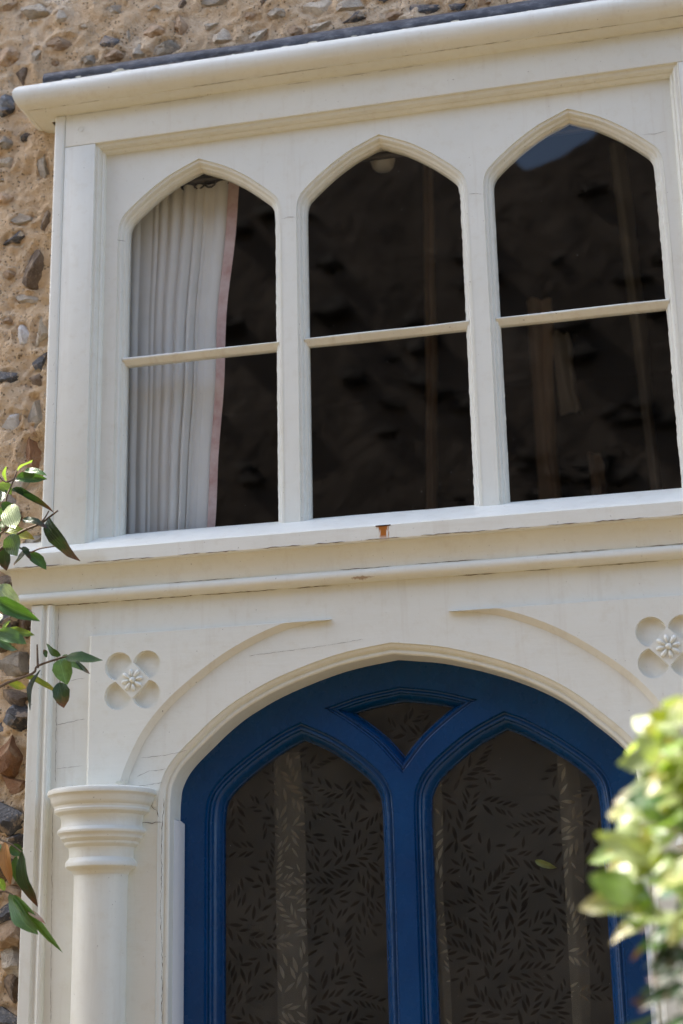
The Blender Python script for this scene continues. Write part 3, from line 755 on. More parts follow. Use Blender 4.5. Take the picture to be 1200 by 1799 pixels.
vs, fs = joined([mortar_sheet(-1.15, -.70, 1.25, 3.9, .0055), mortar_sheet(-.70, .95, 3.47, 3.9, .0065), mortar_sheet(-4.2, -1.15, 0, TOP_Z, .05),
                 mortar_sheet(-1.15, -.70, 0, 1.25, .04), mortar_sheet(.70, 4.2, 0, 3.47, .05), mortar_sheet(.95, 4.2, 3.47, TOP_Z, .05), mortar_sheet(-1.15, .95, 3.9, TOP_Z, .04)])
link('mortar', mesh('mortar', vs, fs), 'mortar', wall, sharp=60)
vs, fs = [], []
for (x0, x1, z0, z1) in ((-4.2, -.72, 0, TOP_Z), (.72, 4.2, 0, TOP_Z), (-.72, .72, 3.53, TOP_Z)):
    o = len(vs); vs += [(x, y, z) for z in (z0, z1) for y in (.062, .36) for x in (x0, x1)]
    fs += [tuple(i + o for i in f) for f in ((0, 1, 3, 2), (4, 6, 7, 5), (0, 4, 5, 1), (2, 3, 7, 6), (0, 2, 6, 4), (1, 5, 7, 3))]
link('wall_core', mesh('core', vs, fs), 'mortar', wall, sharp=0)

def flint_mesh(seed, core, cortex, facets):
    rnd = random.Random(seed); bm = bmesh.new(); bmesh.ops.create_icosphere(bm, subdivisions=3, radius=1)
    pl = []
    for i in range(facets + 2):
        n = Vector((rnd.uniform(-1, 1), rnd.uniform(-1.3, .1), rnd.uniform(-1, 1))).normalized(); pl.append((n, rnd.uniform(.40, .75)))
    off = Vector((seed * 3.7, seed * 1.3, 0)); cut = set()
    for v in bm.verts:
        d = v.co.normalized(); r = 1 + .42 * noise.noise(d * 1.2 + off) + .24 * noise.noise(d * 2.9 + off) + .05 * noise.noise(d * 7 + off)
        p = d * r
        for n, h in pl:
            q = p.dot(n)
            if q > h: p -= n * (q - h - .03 * noise.noise(p * 5 + off)); cut.add(v.index)
        v.co = p
    me = bpy.data.meshes.new('flint'); 
    for f in bm.faces: f.material_index = 1 if sum(v.index in cut for v in f.verts) >= 2 else 0
    bm.to_mesh(me); bm.free()
    me.materials.append(MAT[cortex]); me.materials.append(MAT[core])
    me.polygons.foreach_set('use_smooth', [True] * len(me.polygons)); me.set_sharp_from_angle(angle=R(24))
    return me
KIND = dict(w=('flint_grey', 'flint_white', 2), b=('flint_brown', 'flint_brown', 3), t=('flint_tan', 'flint_tan', 1), p=('flint_white', 'flint_pale', 1), k=('flint_black', 'flint_white', 3),
            g=('flint_grey', 'flint_grey', 3), n=('flint_black', 'flint_navy', 1), q=('flint_quartz', 'flint_quartz', 4), o=('flint_orange', 'flint_orange', 1), x=('flint_old', 'flint_old', 2))
FM = {k: [flint_mesh(i * 17 + ord(k), a, b, c) for i in range(4)] for k, (a, b, c) in KIND.items()}
rs = random.Random(11)
def put_flint(x, z, w, h, k, proud=.25, parent=wall, y=None, rot=None):
    o = bpy.data.objects.new('flint', rs.choice(FM[k])); COL.objects.link(o); o.parent = parent; o.matrix_parent_inverse = Matrix.Translation(-parent.location)
    d = min(w, h) * .55; yy = mortar_y(x, z) if y is None else y
    o.location = (x, yy + d * (.30 - proud), z); o.scale = (w / 2 * 1.08, d, h / 2 * 1.08)
    o.rotation_euler = (0, rs.uniform(-.35, .35) if rot is None else rot, 0)
    return o
placed = []
for i, (x, z, w, h, k) in enumerate(FLINTS):
    pr = -.02 if z > 3.4 else .20
    put_flint(x, z, w, h, k, pr + rs.uniform(-.08, .12)); placed.append((x, z, max(w, h) / 2))
n = 0
for i in range(7000):
    x, z = rs.uniform(-1.9, 1.7), rs.uniform(.3, 4.3); w = rs.uniform(.03, .075); h = w * rs.uniform(.55, 1.0)
    if i < 1200:        # first the gaps between the measured stones nearest the window
        if i % 2: x, z = rs.uniform(-1.0, -.74), rs.uniform(1.45, 3.8)
        else: x, z = rs.uniform(-.95, .7), rs.uniform(3.56, 3.82)
        if n >= 105: continue
    if abs(x) < .80 and z < 3.60: continue
    if -1.02 < x < .75 and 3.45 < z < 3.82 or -1.02 < x < -.72 and z > 1.45: # in view: only small chips between the measured stones
        w *= .55; h *= .5
    if any((x - a) ** 2 + (z - b) ** 2 < (r + w * .62) ** 2 for a, b, r in placed): continue
    put_flint(x, z, w, h, rs.choice('wbtpkgpogtw'), .08); placed.append((x, z, w / 2)); n += 1
    if n >= 215: break

# ------------------------------------------------------------------ upper window
win = tag(empty('arched_window', (0, 0, 2.38)), 'white painted timber window with three pointed arched lights above the blue door', 'window')
ZJ, ZA, SILL = 3.128, 3.298, 2.452
half = [(.183, 2.43), (.183, 2.80), (.183, ZJ)] + spline([(.183, ZJ), (.1815, 3.158), (.175, 3.178), (.164, 3.192), (.140, 3.214), (.107, 3.241), (.066, 3.268), (.030, 3.285), (0, ZA)], 4)[1:]
light = mirror_path(half) + half[::-1][1:]                     # left foot, apex, right foot
def shifted(path, dx): return [(x + dx, z) for x, z in path]
# recessed panel with the three openings
link('arched_panel', plate([(-.635, 2.40), (.635, 2.40), (.635, 3.36), (-.635, 3.36)], [shifted(light, d) for d in (-.4, 0, .4)], 0, .03), 'white_paint_v', win)
prof_arch = [(-.0004, -.0006), (.0004, .003), (.003, .003), (.0058, .0036), (.0078, .0062), (.0088, .0095), (.0094, .0118), (.0118, .0122), (.0138, .0132), (.0152, .0158), (.0162, .020), (.0175, .027), (.0175, .034)]
for d in (-.4, 0, .4):
    vs, fs = sweep(shifted(light, d), prof_arch, jitter=.0005)
    link('arch_moulding', mesh('arch', vs, fs), 'white_paint_v', win, sharp=28)
    inner = inset_path(shifted(light, d), .016)
    gy = .0235
    for nm, z0, z1 in (('upper', 2.85, 9), ('lower', 0, 2.85)):
        lp = [p for p in inner if z0 <= p[1] < z1]
        xl, xr = d - .167, d + .167
        if nm == 'upper': lp = [(xl, 2.85)] + lp + [(xr, 2.85)]
        else: lp = [(xl, 2.44), (xl, 2.85), (xr, 2.85), (xr, 2.44)]
        a = rs.uniform(-.004, .004)
        g = link('pane', plate(lp, [], gy, .004), 'window_glass', win, sharp=0)
        # ragged putty and paint line round the glass
        rp = []; seq = lp if nm == 'upper' else lp
        dense = []
        for i in range(len(seq) - 1):
            p, q = Vector(seq[i]), Vector(seq[i + 1]); m_ = max(1, int((q - p).length / .008))
            dense += [tuple(p.lerp(q, k / m_)) for k in range(m_)]
        dense.append(seq[-1])
        vs, fs = [], []
        base = [(-.004, gy - .0035), (0, gy - .004)]
        v1, f1 = sweep(dense, [(-.003, gy - .006), (.0008, gy - .0045), (.0022, gy - .0008)], side=1)
        k = 3
        for i in range(len(v1)):
            if i % 3 == 2:
                j = noise.noise(Vector((v1[i][0] * 90, v1[i][2] * 90, d))) * .0016 + noise.noise(Vector((v1[i][0] * 300, v1[i][2] * 300, d))) * .0009
                dx = v1[i][0] - v1[i - 1][0]; dz = v1[i][2] - v1[i - 1][2]; L = math.hypot(dx, dz) or 1
                v1[i] = (v1[i][0] + dx / L * j, v1[i][1], v1[i][2] + dz / L * j)
        pt = link('putty', mesh('putty', v1, f1), 'white_paint_old', g, sharp=40)
    bar = [(.030, 2.8560), (.0135, 2.8560), (.0100, 2.8540), (.0088, 2.8518), (.0092, 2.8500), (.0180, 2.8395), (.0210, 2.8385), (.030, 2.8385)]
    link('glazing_bar', extrude_x(bar, d - .172, d + .172, .012, .0011, d * 10), 'white_paint_old', win, sharp=20)
# frame of boards: stiles, head rail, edge beads
for sx, nm in ((-1, 'l'), (1, 'r')):
    x0, x1 = sorted((sx * .7012, sx * .630))
    link('stile', box_mesh(x0, x1, -.030, .03, 2.42, 3.3525, .0012), 'white_paint_v', win)
    x0, x1 = sorted((sx * .7265, sx * .7015))
    link('edge_bead', box_mesh(x0, x1, -.0325, .05, 2.42, 3.432, .006, 4), 'white_paint_v', win)
link('head_rail', box_mesh(-.7008, .7008, -.0303, .03, 3.3535, 3.445, .0012), 'white_paint_h', win)
prof_frame = [(-.002, .0), (0, .0005), (.0015, .005), (.005, .0055), (.0085, .0080), (.0105, .0135), (.011, .0175), (.0140, .0180), (.0170, .0205), (.0185, .0305)]
vs, fs = sweep([(-.632, 2.43), (-.632, 3.3545), (.628, 3.3545), (.628, 2.43)], prof_frame, y0=-.0295)
link('frame_moulding', mesh('fm', vs, fs), 'white_paint_h', win, sharp=28)
# peg plug in the head rail
pg = link('peg', lathe([(0, 0), (.0055, 0), (.0062, .0006)], 0, 0, 20), 'white_paint_v', win)
pg.data.transform(Matrix.Translation((-.664, -.0307, 3.392)) @ Matrix.Rotation(R(90), 4, 'X'))
# sill, cove and roll
sill = [(.03, 2.47), (-.004, 2.4555), (-.020, 2.4455), (-.060, 2.4240), (-.0785, 2.4142), (-.0800, 2.4125), (-.0800, 2.3860), (-.0785, 2.3835), (-.072, 2.3832), (.03, 2.3832)]
link('sill', extrude_x(sill, -.793, .793, .02, .0009, 3), 'white_paint_sill', win, sharp=22)
cove = [(.03, 2.3842), (-.0685, 2.3842), (-.0675, 2.381), (-.0625, 2.373), (-.0575, 2.364), (-.0535, 2.354), (-.0505, 2.344), (-.0495, 2.3372), (-.047, 2.3345), (.03, 2.3345)]
link('cove_moulding', extrude_x(cove, -.775, .775, .03, .0007, 5), 'white_paint_h', win, sharp=35)
roll = [(.03, 2.3378)] + [(-.0478 - .0105 * math.cos(a), 2.3262 + .0112 * math.sin(a)) for a in [R(100 - 20 * i) for i in range(11)]] + [(-.041, 2.3135), (.03, 2.3135)]
link('roll_moulding', extrude_x(roll, -.760, .760, .03, .0007, 8), 'white_paint_sill', win, sharp=35)
nl = link('nail', box_mesh(-.0150, .0150, -.0812, -.070, 2.4108, 2.4132, .001), 'rusty_iron', win)
# cornice with mitred returns
cprof = [(-.01, 3.4295), (.030, 3.4395), (.031, 3.4412), (.0335, 3.4412), (.0345, 3.4405), (.042, 3.4435), (.049, 3.4495), (.054, 3.4575), (.057, 3.467), (.0575, 3.477), (.0545, 3.4865), (.048, 3.494), (.038, 3.4995), (.018, 3.5045), (-.02, 3.510), (-.05, 3.514)]
cp = [(-.75, .045), (-.75, -.026)] + [(-.75 + 1.5 * i / 40, -.026) for i in range(1, 40)] + [(.75, -.026), (.75, .045)]
vs, fs = [], []; k = len(cprof)
N2 = []
for i, p in enumerate(cp):
    if i == 0: nn = Vector((-1, 0))
    elif i == len(cp) - 1: nn = Vector((1, 0))
    elif i == 1: nn = Vector((-1, -1))
    elif i == len(cp) - 2: nn = Vector((1, -1))
    else: nn = Vector((0, -1))
    for j, (o_, z) in enumerate(cprof):
        wv = noise.noise(Vector((p[0] * 4, j * .3, 0))) * .0010; wz = noise.noise(Vector((p[0] * 5, j * .3, 5))) * .0012
        vs.append((p[0] + nn.x * o_, p[1] + nn.y * (o_ + wv), z + wz))
for i in range(len(cp) - 1):
    for j in range(k - 1):
        a = i * k + j; fs.append((a + k, a + k + 1, a + 1, a))
link('cornice', mesh('cornice', vs, fs), 'white_paint_h', win, sharp=35)
# lead flashing: a rolled dark strip with uneven edge and nicks
vs, fs = [], []; prf = [(.045, .062), (.022, .058), (.002, .050), (-.010, .040), (-.016, .030), (-.018, .018), (-.016, .006), (-.010, -.004)]
nx = 170
for i in range(nx + 1):
    x = -.757 + 1.57 * i / nx
    for j, (y, z) in enumerate(prf):
        w1 = noise.noise(Vector((x * 6, 1, j * .2))) * .0035 + noise.noise(Vector((x * 40, 2, j))) * .0012
        vs.append((x, y - .019 + w1, 3.513 + z * .86 + w1 * 1.2 + noise.noise(Vector((x * 3, 0, 4))) * .002))
k = len(prf)
for i in range(nx):
    for j in range(k - 1):
        a = i * k + j; fs.append((a, a + 1, a + k + 1, a + k))
fs.append(tuple(range(k)))
link('lead_flashing', mesh('lead', vs, fs), 'lead_sheet', win, sharp=60)
# peeling flakes on the cornice edge
def flakes(name, items, mat, parent):
    V, F = [], []
    for (x, y, z, w, h, tilt) in items:
        o = len(V); rr = random.Random(int(x * 1e4)); pts = []
        for q in range(7):
            a = 2 * math.pi * q / 7; r_ = rr.uniform(.6, 1.1); pts.append((x + w * r_ * math.cos(a), y - tilt * max(0, math.sin(a)) , z + h * r_ * math.sin(a)))
        V += pts + [(p[0], p[1] + .0006, p[2]) for p in pts]
        F += [tuple(range(o, o + 7)), tuple(reversed(range(o + 7, o + 14)))] + [(o + q, o + 7 + q, o + 7 + (q + 1) % 7, o + (q + 1) % 7) for q in range(7)]
    return link(name, mesh(name, V, F), mat, parent, sharp=20)
rf = random.Random(5)
fl = flakes('paint_flake', [(-.70 + rf.random() * 1.42, -.068 + rf.uniform(-.002, .004), 3.4985 + rf.uniform(-.002, .003), rf.uniform(.004, .012), rf.uniform(.0008, .0018), rf.uniform(.0005, .002)) for i in range(26)] + [(-.565, -.058, 3.506, .012, .0035, .006)], 'white_paint_h', win)
fl['kind'] = 'stuff'
# ragged paint and caulk where the frame meets the mortar
V, F = [], []
for i in range(330):
    z = 2.43 + (3.42 - 2.43) * i / 329
    j = noise.noise(Vector((z * 60, 0, 0))) * .0035 + noise.noise(Vector((z * 190, 4, 0))) * .003
    j = j * 1.6 + max(0, noise.noise(Vector((z * 25, 8, 0)))) * .004
    V += [(-.7245, .000, z), (-.7275 - max(0, .0025 + j), .004, z), (-.7285 - max(0, .003 + j * 1.3), .036, z)]
for i in range(329):
    for q in (0, 1): a = i * 3 + q; F.append((a, a + 3, a + 4, a + 1))
link('caulk', mesh('caulk', V, F), 'white_paint_old', win, sharp=60)

# ------------------------------------------------------------------ door surround
sur = tag(empty('door_surround', (0, -.035, 0)), 'white painted Tudor arched door surround with columns, below the window sill', 'door surround')
LY = -.035
wh = [(.465, 0), (.465, 1.0), (.465, 1.5), (.4645, 1.88)] + spline([(.4645, 1.88), (.4635, 1.915), (.459, 1.947), (.446, 1.976), (.423, 2.004), (.387, 2.037), (.350, 2.069), (.306, 2.099), (.240, 2.132), (.165, 2.159), (.090, 2.179), (0, 2.192)], 4)[1:]
arch = mirror_path(wh) + wh[::-1][1:]
link('fascia', plate([(-.690, 0), (.690, 0), (.690, 2.33), (-.690, 2.33)], [[(x, max(z, .001) if 0 else z + (.02 if z == 0 else 0)) for x, z in arch]], LY, .03), 'white_paint_h', sur)
prof_door = [(-.0005, -.0005), (.0005, .0025), (.004, .0035), (.0075, .006), (.009, .009), (.0095, .0115), (.012, .0118), (.0125, .0105), (.014, .0098), (.017, .0102), (.0195, .0125), (.020, .016), (.020, .082)]
vs, fs = sweep(arch, prof_door, y0=LY, jitter=.0004)
link('arch_moulding', mesh('am', vs, fs), 'white_paint_v', sur, sharp=30)
# edge architraves
for sx in (-1, 1):
    pr = [(.0, .03), (.0, -.012), (.002, -.0135), (.023, -.0135), (.0245, -.012), (.0255, -.0085), (.029, -.007), (.0325, -.008), (.035, -.011), (.039, -.0125), (.043, -.0115), (.0455, -.0085), (.0465, -.004), (.047, .004)]
    vs, fs = [], []
    zs = [0, .8, 1.5, 2.0, 2.3128]; k = len(pr)
    for z in zs:
        for q, (o_, d_) in enumerate(pr): vs.append((sx * (.7345 - o_), LY + d_ + .001 * noise.noise(Vector((z * 3, q * .2, sx))), z))
    for i in range(len(zs) - 1):
        for q in range(k - 1):
            a = i * k + q; f = (a, a + 1, a + k + 1, a + k); fs.append(f if sx < 0 else f[::-1])
    fs.append(tuple(range((len(zs) - 1) * k, len(zs) * k)))
    link('architrave', mesh('arc', vs, fs), 'white_paint_v', sur, sharp=30)
# proud spandrel panels with sunk quatrefoils
hood = spline([(-.545, 1.85), (-.535, 1.925), (-.528, 1.948), (-.512, 1.990), (-.483, 2.044), (-.439, 2.095), (-.381, 2.142), (-.324, 2.180), (-.266, 2.209), (-.208, 2.230), (-.163, 2.2395), (-.115, 2.2445)], 5)
FY = LY - .011
QC = (-.517, 2.149)
def lobe(cx, cz, sx, sz, r=.0285, e=.0290, diag=.036, n=22):
    pts = [(e + r * math.cos(2 * math.pi * i / n), e + r * math.sin(2 * math.pi * i / n)) for i in range(n)]
    out = []
    lim = diag * 1.0
    for i in range(n):
        a, b = pts[i], pts[(i + 1) % n]; da, db = a[0] + a[1] - lim, b[0] + b[1] - lim
        if da >= 0: out.append(a)
        if da * db < 0: tt = da / (da - db); out.append((a[0] + (b[0] - a[0]) * tt, a[1] + (b[1] - a[1]) * tt))
    return [(cx + sx * x, cz + sz * z) for x, z in out]
for sd_ in (-1, 1):
    f_ = lambda p: (p[0] if sd_ < 0 else -p[0], p[1])
    ch = .012; top = 2.2425
    offc = inset_path(hood, -ch)
    offc = [(x, min(z, top)) for x, z in offc]
    face = [(-.6065, 1.85), (-.6065, top)]
    cur = [p for p in offc if p[1] < top - 1e-5]
    last = offc[len(cur)] if len(cur) < len(offc) else None
    poly = [(-.6045, 1.85)] + cur + ([last] if last else []) + [(-.6045, top)]
    poly = [f_(p) for p in poly]
    holes = [[f_(p) for p in lobe(QC[0], QC[1], a, b)] for a in (-1, 1) for b in (-1, 1)]
    pn = link('spandrel_panel', plate(poly, holes, FY, .008), 'white_paint_h', sur)
    V, F = [], []
    for p, q in zip(hood, offc):
        a, b = f_(p), f_(q); V += [(a[0], LY - .0003, a[1]), (b[0] + (a[0] - b[0]) * .35, FY + .0035, b[1] + (a[1] - b[1]) * .35), (b[0], FY, b[1])]
    for i in range(len(hood) - 1):
        for q in (0, 1): a = i * 3 + q; F.append((a, a + 1, a + 4, a + 3))
    st = [(-.6125, 1.85), (-.6125, 2.2455), (-.115, 2.2455)]; st2 = [(-.6045, 1.85), (-.6045, top), (-.118, top)]
    o = len(V)
    for p, q in zip(st, st2): a, b = f_(p), f_(q); V += [(a[0], LY - .0003, a[1]), (b[0], FY, b[1])]
    F += [(o, o + 1, o + 3, o + 2), (o + 2, o + 3, o + 5, o + 4)]
    link('panel_chamfer', mesh('pc', V, F), 'white_paint_old', pn, sharp=30)
    for hl in holes:      # dished sunk lobe
        cx_ = sum(p[0] for p in hl) / len(hl); cz_ = sum(p[1] for p in hl) / len(hl); V, F = [], []; nn = len(hl)
        for sc_, dy in ((1.0, 0), (.99, .004), (.95, .0105), (.80, .0118), (.4, .0124)):
            V += [(cx_ + (x - cx_) * sc_, FY + dy, cz_ + (z - cz_) * sc_) for x, z in hl]
        for r_ in range(4):
            for i in range(nn): a = r_ * nn; b = (i + 1) % nn; F.append((a + i, a + nn + i, a + nn + b, a + b))
        F.append(tuple(range(4 * nn, 5 * nn)))
        link('quatrefoil_lobe', mesh('lobe', V, F), 'white_paint_old', pn, sharp=45)
    V, F = [], []; c0 = f_(QC)
    def blob(cx, cz, ln, wd, ang, ht):
        o = len(V); ns, nr = 10, 4
        for r_ in range(nr):
            rr = (nr - r_) / nr
            for i in range(ns):
                a = 2 * math.pi * i / ns; lx, lz = ln * rr * math.cos(a), wd * rr * math.sin(a) * (1 + .35 * math.cos(a))
                V.append((cx + lx * math.cos(ang) - lz * math.sin(ang), FY - .0004 - ht * math.sqrt(max(0, 1 - rr * rr)), cz + lx * math.sin(ang) + lz * math.cos(ang)))
        for r_ in range(nr - 1):
            for i in range(ns): a = o + r_ * ns; b = (i + 1) % ns; F.append((a + i, a + b, a + ns + b, a + ns + i))
        F.append(tuple(range(o + (nr - 1) * ns, o + nr * ns)))
    for i in range(8):
        a = 2 * math.pi * i / 8 + R(100); L_ = .0115 if i % 2 else .0095
        blob(c0[0] + math.cos(a) * .0145, c0[1] + math.sin(a) * .0145, L_ * .86, .0042, a, .0050)
    blob(c0[0], c0[1], .0062, .0062, 0, .0075)
    link('rosette', mesh('rosette', V, F), 'white_paint_v', pn, sharp=60)
# engaged columns
cprof2 = [(.0, 1.9365), (.098, 1.9360), (.1035, 1.9335), (.1050, 1.929), (.1042, 1.9245), (.1005, 1.9215), (.0985, 1.918), (.0975, 1.912), (.0945, 1.906), (.0915, 1.9035), (.0905, 1.8985), (.0915, 1.896), (.0900, 1.8915), (.0845, 1.8885), (.0800, 1.8860), (.0775, 1.878), (.0770, 1.869), (.0785, 1.8635), (.0825, 1.8605), (.0845, 1.857), (.0838, 1.853), (.0795, 1.8495), (.0780, 1.8465), (.0775, 1.843), (.0735, 1.839), (.0705, 1.8365), (.0700, 1.8325), (.0665, 1.8290), (.0628, 1.8265), (.0612, 1.820), (.0612, 1.8075), (.0632, 1.8045), (.0662, 1.8015), (.0678, 1.7965), (.0672, 1.7915), (.0635, 1.7875), (.0585, 1.7855), (.0545, 1.7825), (.0515, 1.776)]
for sx in (-1, 1):
    cl = link('column', lathe([(.0510, 1.790), (.0505, 1.74), (.0505, 1.2), (.0515, .35), (.0515, .12)], sx * .570, -.055, 56), 'white_paint_v', sur, sharp=40)
    link('capital', lathe(cprof2, sx * .570, -.055, 64), 'white_paint_h', cl, sharp=32)
    link('base', lathe([(.0, .13), (.052, .13), (.058, .118), (.070, .108), (.074, .09), (.070, .072), (.062, .06), (.085, .045), (.085, 0)], sx * .570, -.055, 48), 'white_paint_h', cl, sharp=32)
# weather strip in the jamb
for sx in (-1, 1):
    V = []; pr = [(.4452, -.012), (.4452, .001), (.4390, .009), (.4360, .0185), (.4345, .030), (.4345, .0375), (.4455, .0375)]
    for z in (.05, 1.878): V += [(sx * x, y, z + (.0 if z < 1 else (.004 if y < .002 else -.004 * (y > .02)))) for x, y in pr]
    k = len(pr); F = [(i, i + 1, k + i + 1, k + i) for i in range(k - 1)] + [tuple(range(k, 2 * k))]
    link('weather_strip', mesh('ws', V, [f if sx < 0 else f[::-1] for f in F]), 'weather_strip_paint', sur, sharp=25)
# paint cracks
V, F = [], []; rc = random.Random(3)
for pts, w in CRACKS:
    P = [Vector((p[0], p[2])) for p in pts]; y = pts[0][1]; D = []
    for i in range(len(P) - 1):
        m_ = max(2, int((P[i + 1] - P[i]).length / .006))
        D += [P[i].lerp(P[i + 1], q / m_) for q in range(m_)]
    D.append(P[-1]); o = len(V)
    for i, p in enumerate(D):
        d = (D[min(i + 1, len(D) - 1)] - D[max(i - 1, 0)]).normalized(); n_ = Vector((-d.y, d.x))
        p = p + n_ * rc.uniform(-.0012, .0012) * (w / .0012); hw = w * .5 * rc.uniform(.25, 1.25) * (1 if 0 < i < len(D) - 1 else .1)
        for s_ in (-1, 1): q = p + n_ * hw * s_; V.append((q.x, y, q.y))
    F += [(o + 2 * i, o + 2 * i + 2, o + 2 * i + 3, o + 2 * i + 1) for i in range(len(D) - 1)]
def run_crack(x0, x1, y, z, wdir, w, gap, seed):
    rr = random.Random(seed); x = x0
    while x < x1:
        L = rr.uniform(.02, .16); 
        if rr.random() > gap:
            n_ = max(3, int(L / .008)); o = len(V); xe = min(x1, x + L)
            for i in range(n_ + 1):
                f = i / n_; hw = w * .5 * rr.uniform(.2, 1.2) * (math.sin(math.pi * f) ** .4 if 0 < f < 1 else .1); xx = x + (xe - x) * f; jt = rr.uniform(-.4, .4) * w
                for s_ in (-1, 1): V.append((xx, y + wdir[0] * (hw * s_ + jt), z + wdir[1] * (hw * s_ + jt)))
            F.extend([(o + 2 * i, o + 2 * i + 2, o + 2 * i + 3, o + 2 * i + 1) for i in range(n_)])
        x += L + rr.uniform(.005, .05)
run_crack(-.78, .72, -.0588, 3.4399, (1, .05), .0016, .25, 1)
run_crack(-.70, .72, -.0306, 3.4300, (.3, 1), .0011, .2, 2)
run_crack(-.76, .72, -.0785, 3.4935, (.6, .8), .0012, .45, 3)
run_crack(-.72, .72, -.0700, 3.4985, (.7, .7), .0018, .45, 4)
run_crack(-.76, .74, -.0806, 2.3858, (0, 1), .0020, .18, 5)
run_crack(-.70, .70, -.0368, 2.3122, (0, 1), .0016, .35, 6)
run_crack(-.70, .70, -.0502, 2.3385, (0, 1), .0013, .45, 7)
run_crack(-.60, .60, -.0008, 2.4545, (0, 1), .0016, .35, 8)
ck = link('paint_crack', mesh('cracks', V, F), 'crack_dark', sur, sharp=0); ck['kind'] = 'stuff'
fl = flakes('paint_flake', [(-.535, LY - .003, 1.957, .006, .004, .004), (-.528, LY - .004, 1.950, .004, .006, .003), (-.541, LY - .012, 1.951, .008, .003, .004), (-.47, LY - .002, 1.908, .006, .008, .003), (-.476, LY - .003, 1.922, .003, .006, .002), (-.60, LY - .002, 1.945, .012, .002, .002)], 'white_paint_v', sur); fl['kind'] = 'stuff'
link('door_step', box_mesh(-.44, .44, -.34, .10, 0, .05, .008), 'stone_step', sur)

# ------------------------------------------------------------------ blue door
door = tag(empty('front_door', (0, .04, .05)), 'deep blue painted door with Y shaped tracery and leaf patterned glass', 'door')
DY = .040
# outer edge of the door sits just inside the white jamb
oe = [(x - .0 if x else 0, z) for x, z in wh]
outer = [(-.470, .06), (.470, .06), (.470, 2.20), (-.470, 2.20)]
def arch_path(in_pts, out_pts, foot):
    a = spline(in_pts, 5); b = spline(out_pts, 5)
    return a, b
lin = spline([(.0195, 1.86), (.0205, 1.895), (.0245, 1.922), (.041, 1.953), (.077, 1.988), (.136, 2.030), (.200, 2.061)], 5)
lout = spline([(.200, 2.061), (.235, 2.0465), (.272, 2.0255), (.311, 2.000), (.350, 1.970), (.376, 1.944), (.390, 1.917), (.3945, 1.880), (.3950, 1.85)], 5)
lanR = [(.0195, .98), (.0195, 1.4)] + lin + lout[1:] + [(.395, 1.4), (.395, .98)]          # foot, up the mullion, apex, down the outer side
lanL = [(-x, z) for x, z in lanR][::-1]
topR = spline([(0, 1.953), (.016, 1.973), (.050, 2.012), (.100, 2.053), (.150, 2.086)], 4)
topU = spline([(.150, 2.086), (.075, 2.1075), (0, 2.1195)], 4)
topR_ = topR + topU[1:]                                                                    # counter-clockwise, right half
tri = topR_ + [(-x, z) for x, z in topR_[::-1][1:-1]]
link('tracery_frame', plate(outer, [lanL, lanR, tri], DY, .05), 'blue_paint', door)
pd = [(-.0005, -.0004), (.0006, .004), (.002, .0072), (.0045, .0080), (.0072, .0066), (.0095, .0060), (.0118, .0075), (.0130, .0110), (.0138, .0150), (.0165, .0165), (.0205, .0215), (.0235, .0285), (.0250, .0335), (.0258, .0370), (.0275, .0375), (.0280, .0460), (.0280, .052)]
pd_top = [(a * .82, b) for a, b in pd]
for pth, pr, sd_, cl in ((lanL, pd, 1, False), (lanR, pd, 1, False), (tri, pd_top, -1, True)):
    dense = [pth[0]]
    vs, fs = sweep(pth, pr, closed=cl, side=sd_, y0=DY, jitter=.0004)
    link('glazing_moulding', mesh('gm', vs, fs), 'blue_paint', door, sharp=30)
GY = .0855
link('lower_panel', box_mesh(-.36, .36, .055, .08, .16, .93, .01), 'blue_paint', door)
